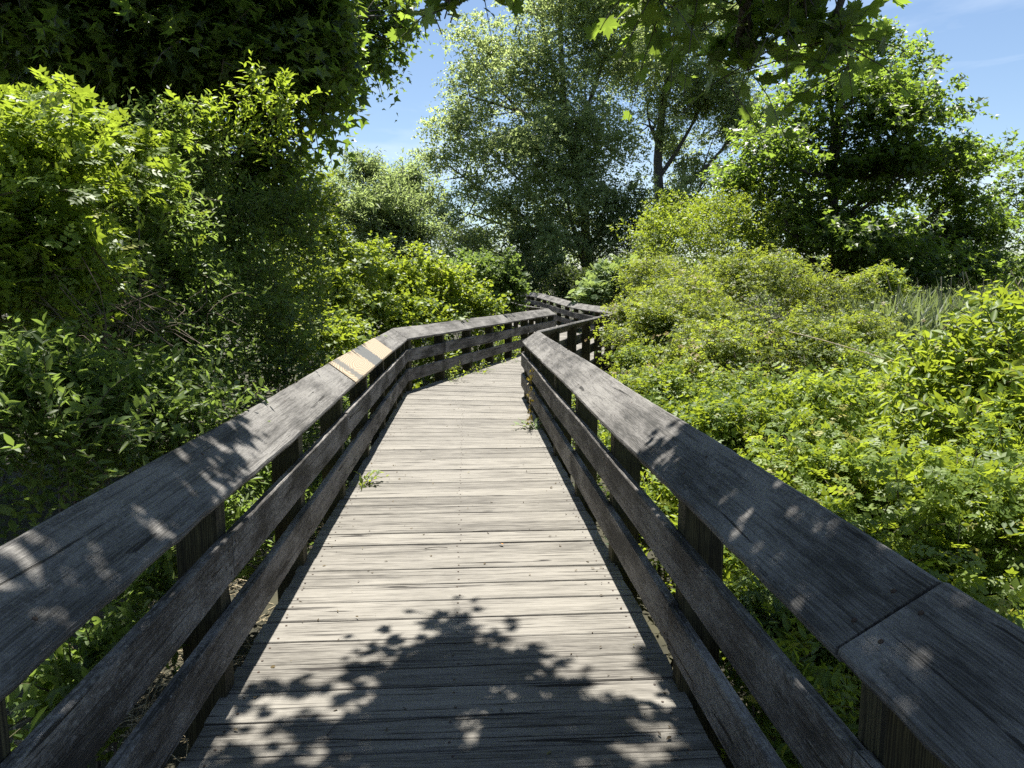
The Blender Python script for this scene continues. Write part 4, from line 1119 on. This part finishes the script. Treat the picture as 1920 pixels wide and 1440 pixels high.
# dry twigs tangled inside the left shrub
def dead_brush():
    r = np.random.default_rng(73)
    c = at(190, 605, 3.6)
    root = empty('dead_brush', (float(c[0]), float(c[1]), GROUND))
    tag(root, 'tangle of dry brown twigs between the two left shrubs', 'brush')
    n = 80
    b = c + r.normal(0, 1, (n, 3)) * (0.22, 0.16, 0.08)
    d = unit(r.normal(0, 1, (n, 3)) * (1, .6, .45))
    u = np.linspace(-.5, .5, 6)[None, :, None]
    k = unit(r.normal(0, 1, (n, 3)))[:, None, :]
    line = b[:, None, :] + d[:, None, :] * u * r.uniform(.15, .4, n)[:, None, None] + k * (u ** 2) * 0.5 + k[:, ::-1, ::-1] * (u ** 3) * 0.8
    o = link('twigs', tubes_mesh('twigs', line, 0.0022, 0.0012, 4), root, M['deadtwig']); tag(o, kind='stuff')
    for i in range(3):
        e = c + r.normal(0, 1, 3) * (0.12, .1, .06)
        f = np.array([e[0] + r.normal(0, .2), e[1] + r.normal(0, .15), GROUND])
        link('stem', tubes_mesh('stem', bez(f, (e + f) / 2 + r.normal(0, .12, 3), e, 7)[None], 0.009, 0.005, 5), root, M['deadtwig'])
dead_brush()
def cane():
    a, b = at(1480, 622, 7.2), at(1800, 722, 5.6)
    o = link('dry_cane', tubes_mesh('dry_cane', bez(a, (a + b) / 2 + (0, 0, .05), b, 10)[None], 0.006, 0.004, 5), None, M['straw'])
    tag(o, 'single long dry cane leaning across the right rose thicket', 'cane')
cane()

# seedlings and creepers on the deck edges
def creeper(label, p, n, size, mat, seed, h=0.18, tem='oval', cat='seedling', name='seedling', spread=0.14):
    r = np.random.default_rng(seed)
    root = empty(name, tuple(float(v) for v in p)); tag(root, label, cat)
    p = np.array(p, float)
    m = max(2, n // 5)
    d = unit(r.normal(0, 1, (m, 3)) * (1, 1, .3) + UP * 0.9)
    base = p + r.normal(0, 1, (m, 3)) * (spread * .3, spread * .3, 0)
    P, D, N, S, ti, line = shoots(r, base, d, r.uniform(h * .6, h * 1.3, m), 5, np.full(m, size), 0.3)
    P[:, 2] = np.maximum(P[:, 2], 0.01 if p[2] > -0.05 else GROUND)
    me = mesh_np('leaf', *T[tem]); me.materials.append(M['one_' + mat])
    x, y, z = leaf_frames(D, N)
    for i in range(len(P)):
        s = S[i]; link('leaf', me, root, None, frame(P[i], x[i] * s, y[i] * s, z[i] * s))
    for l_ in line:
        link('stem', tubes_mesh('stem', l_[None], 0.0025, 0.001, 4), root, M['twig'])
creeper('small green seedling growing through the deck at the left rail', (-1.12, 5.2, 0.0), 36, 0.055, 'bright', 81, 0.22)
creeper('small plant on the deck at the foot of the right railing', (0.21, 7.4, 0.0), 30, 0.075, 'sumac', 82, 0.2)
creeper('leafy creeper at the foot of the left railing bend', (-0.98, 11.2, 0.0), 70, 0.07, 'bright', 83, 0.42, spread=.35)
creeper('creeper spreading on the deck along the left bend rails', (-0.62, 12.35, 0.0), 60, 0.07, 'bright', 84, 0.3, spread=.5)
creeper('tuft of weeds under the left rail past the bend', (-0.2, 13.9, 0.0), 45, 0.07, 'bright', 85, 0.25, spread=.5)
def wilted():
    r = np.random.default_rng(86)
    root = empty('wilted_vine', (0.30, 7.3, 0)); tag(root, 'wilted yellow-brown vine hanging down the right rails', 'vine')
    d0 = unit(RP[1] - RP[0])
    q = RP[0] + d0 * (s_of_y(RP, 7.6))
    top = np.array([q[0] - 0.06, q[1], 0.62]); bot = np.array([q[0] - 0.09, q[1] - .5, 0.08])
    ln = bez(top, (top + bot) / 2 + (-.05, .1, -.1), bot, 9)
    link('stem', tubes_mesh('stem', ln[None], 0.004, 0.003, 5), root, M['deadtwig'])
    me = mesh_np('leaf', *T['oval']); me.materials.append(M['one_wilt'])
    for i in range(60):
        u = r.uniform(0, 1); p = ln[int(u * 8)] + r.normal(0, .03, 3) * (.5, 1.5, 1)
        D = unit(r.normal(0, .6, (1, 3)) - UP); N = unit(r.normal(0, 1, (1, 3)))
        x, y, z = leaf_frames(D, N); s = r.uniform(.03, .06)
        link('leaf', me, root, None, frame(p, x[0] * s, y[0] * s, z[0] * s))
wilted()

# crumbs on the deck
def crumbs():
    r = np.random.default_rng(90)
    me = mesh_np('fallen_leaf', *T['oval']); me.materials.append(M['orange'])
    p = (-0.05, 3.95, 0.012)
    o = link('fallen_leaf', me, None, None, Matrix.Translation(p) @ Matrix.Rotation(0.7, 4, 'Z') @ Matrix.Rotation(.3, 4, 'Y') @ Matrix.Scale(0.04, 4))
    tag(o, 'tiny orange fallen leaf in the middle of the deck', 'leaf')
    for i, (x, y, a, L, lab) in enumerate(((-0.5, 3.9, .1, .13, 'thin dark twig lying on the deck left of the orange leaf'), (-0.62, 2.2, 1.2, .07, 'curled thin twig lying in the tree shadow on the deck'), (0.35, 6.2, .3, .1, 'short twig lying on the sunny deck near the right rail'))):
        d = np.array([math.cos(a), math.sin(a), 0]) * L
        c = np.array([x, y, 0.006])
        o = link('fallen_twig', tubes_mesh('fallen_twig', bez(c, c + d * .5 + (0.0, .02, .004), c + d, 6)[None], 0.0025, 0.002, 4), None, M['bark'])
        tag(o, lab, 'twig', 'fallen twigs on the deck')
crumbs()
def deck_litter():
    r = np.random.default_rng(91)
    n = 420
    Y = r.uniform(1.2, 16, n)
    lo, hi = np.interp(Y, LP[:, 1], LP[:, 0]), np.interp(Y, RP[:, 1], RP[:, 0])
    u = np.where(r.uniform(0, 1, n) < .6, np.where(r.uniform(0, 1, n) < .5, r.beta(1, 9, n), r.beta(9, 1, n)), r.uniform(0, 1, n))
    P = np.stack([lo + (hi - lo) * (0.03 + 0.94 * u), Y, np.full(n, 0.006)], 1)
    D = unit(r.normal(0, 1, (n, 3)) * (1, 1, .12)); N = unit(UP + r.normal(0, .25, (n, 3)))
    o = link('leaf_litter', leaf_mesh('leaf_litter', P, D, N, r.uniform(.008, .03, n), r.uniform(0, 1, n), T['oval']), None, M['leaf_crumb'])
    tag(o, 'tiny dry leaf crumbs scattered along the deck edges', 'leaf litter', kind='stuff')
deck_litter()

# far trees round the marsh, distance haze put into their pale leaf colour
def far_trees():
    r = np.random.default_rng(95)
    labs = ['first', 'second', 'third', 'fourth', 'fifth', 'sixth', 'seventh', 'eighth', 'ninth', 'tenth', 'eleventh', 'twelfth']
    hid = ['glimpsed under the left maple', 'glimpsed behind the silvery olive shrub', 'hidden behind the left thickets', 'hidden behind the right maple trunk', 'glimpsed left of the tall cottonwood', 'glimpsed under the tall cottonwood']
    spots = [(1880, 90), (1915, 110), (1850, 130), (1790, 120), (1730, 110), (1660, 120), (620, 90), (700, 100), (500, 80), (1450, 120), (820, 110), (1010, 120)]
    for i, (px, Y) in enumerate(spots):
        h = r.uniform(4.5, 7) if i < 3 else r.uniform(6, 9)
        c = at(px, 545, Y); x = c[0]
        tree('%s of the far trees beyond the marsh, counted from the right edge' % labs[i] if i < 6 else 'far tree %s' % hid[i - 6], (x, Y, GROUND), [(x, Y, GROUND - .2), (x, Y, h * .5), (x, Y, h * .9)], 0.25,
             [(x, Y, h * .55, h * .5, h * .5, h * .42), (x + h * .3, Y, h * .45, h * .4, h * .4, h * .3), (x - h * .35, Y, h * .4, h * .4, h * .4, h * .3)],
             420, 'silver', 'simple', 0.5, 8, (0.8, 1.6), 100 + i, name='far_tree', group='far trees beyond the marsh', sub=3)
far_trees()
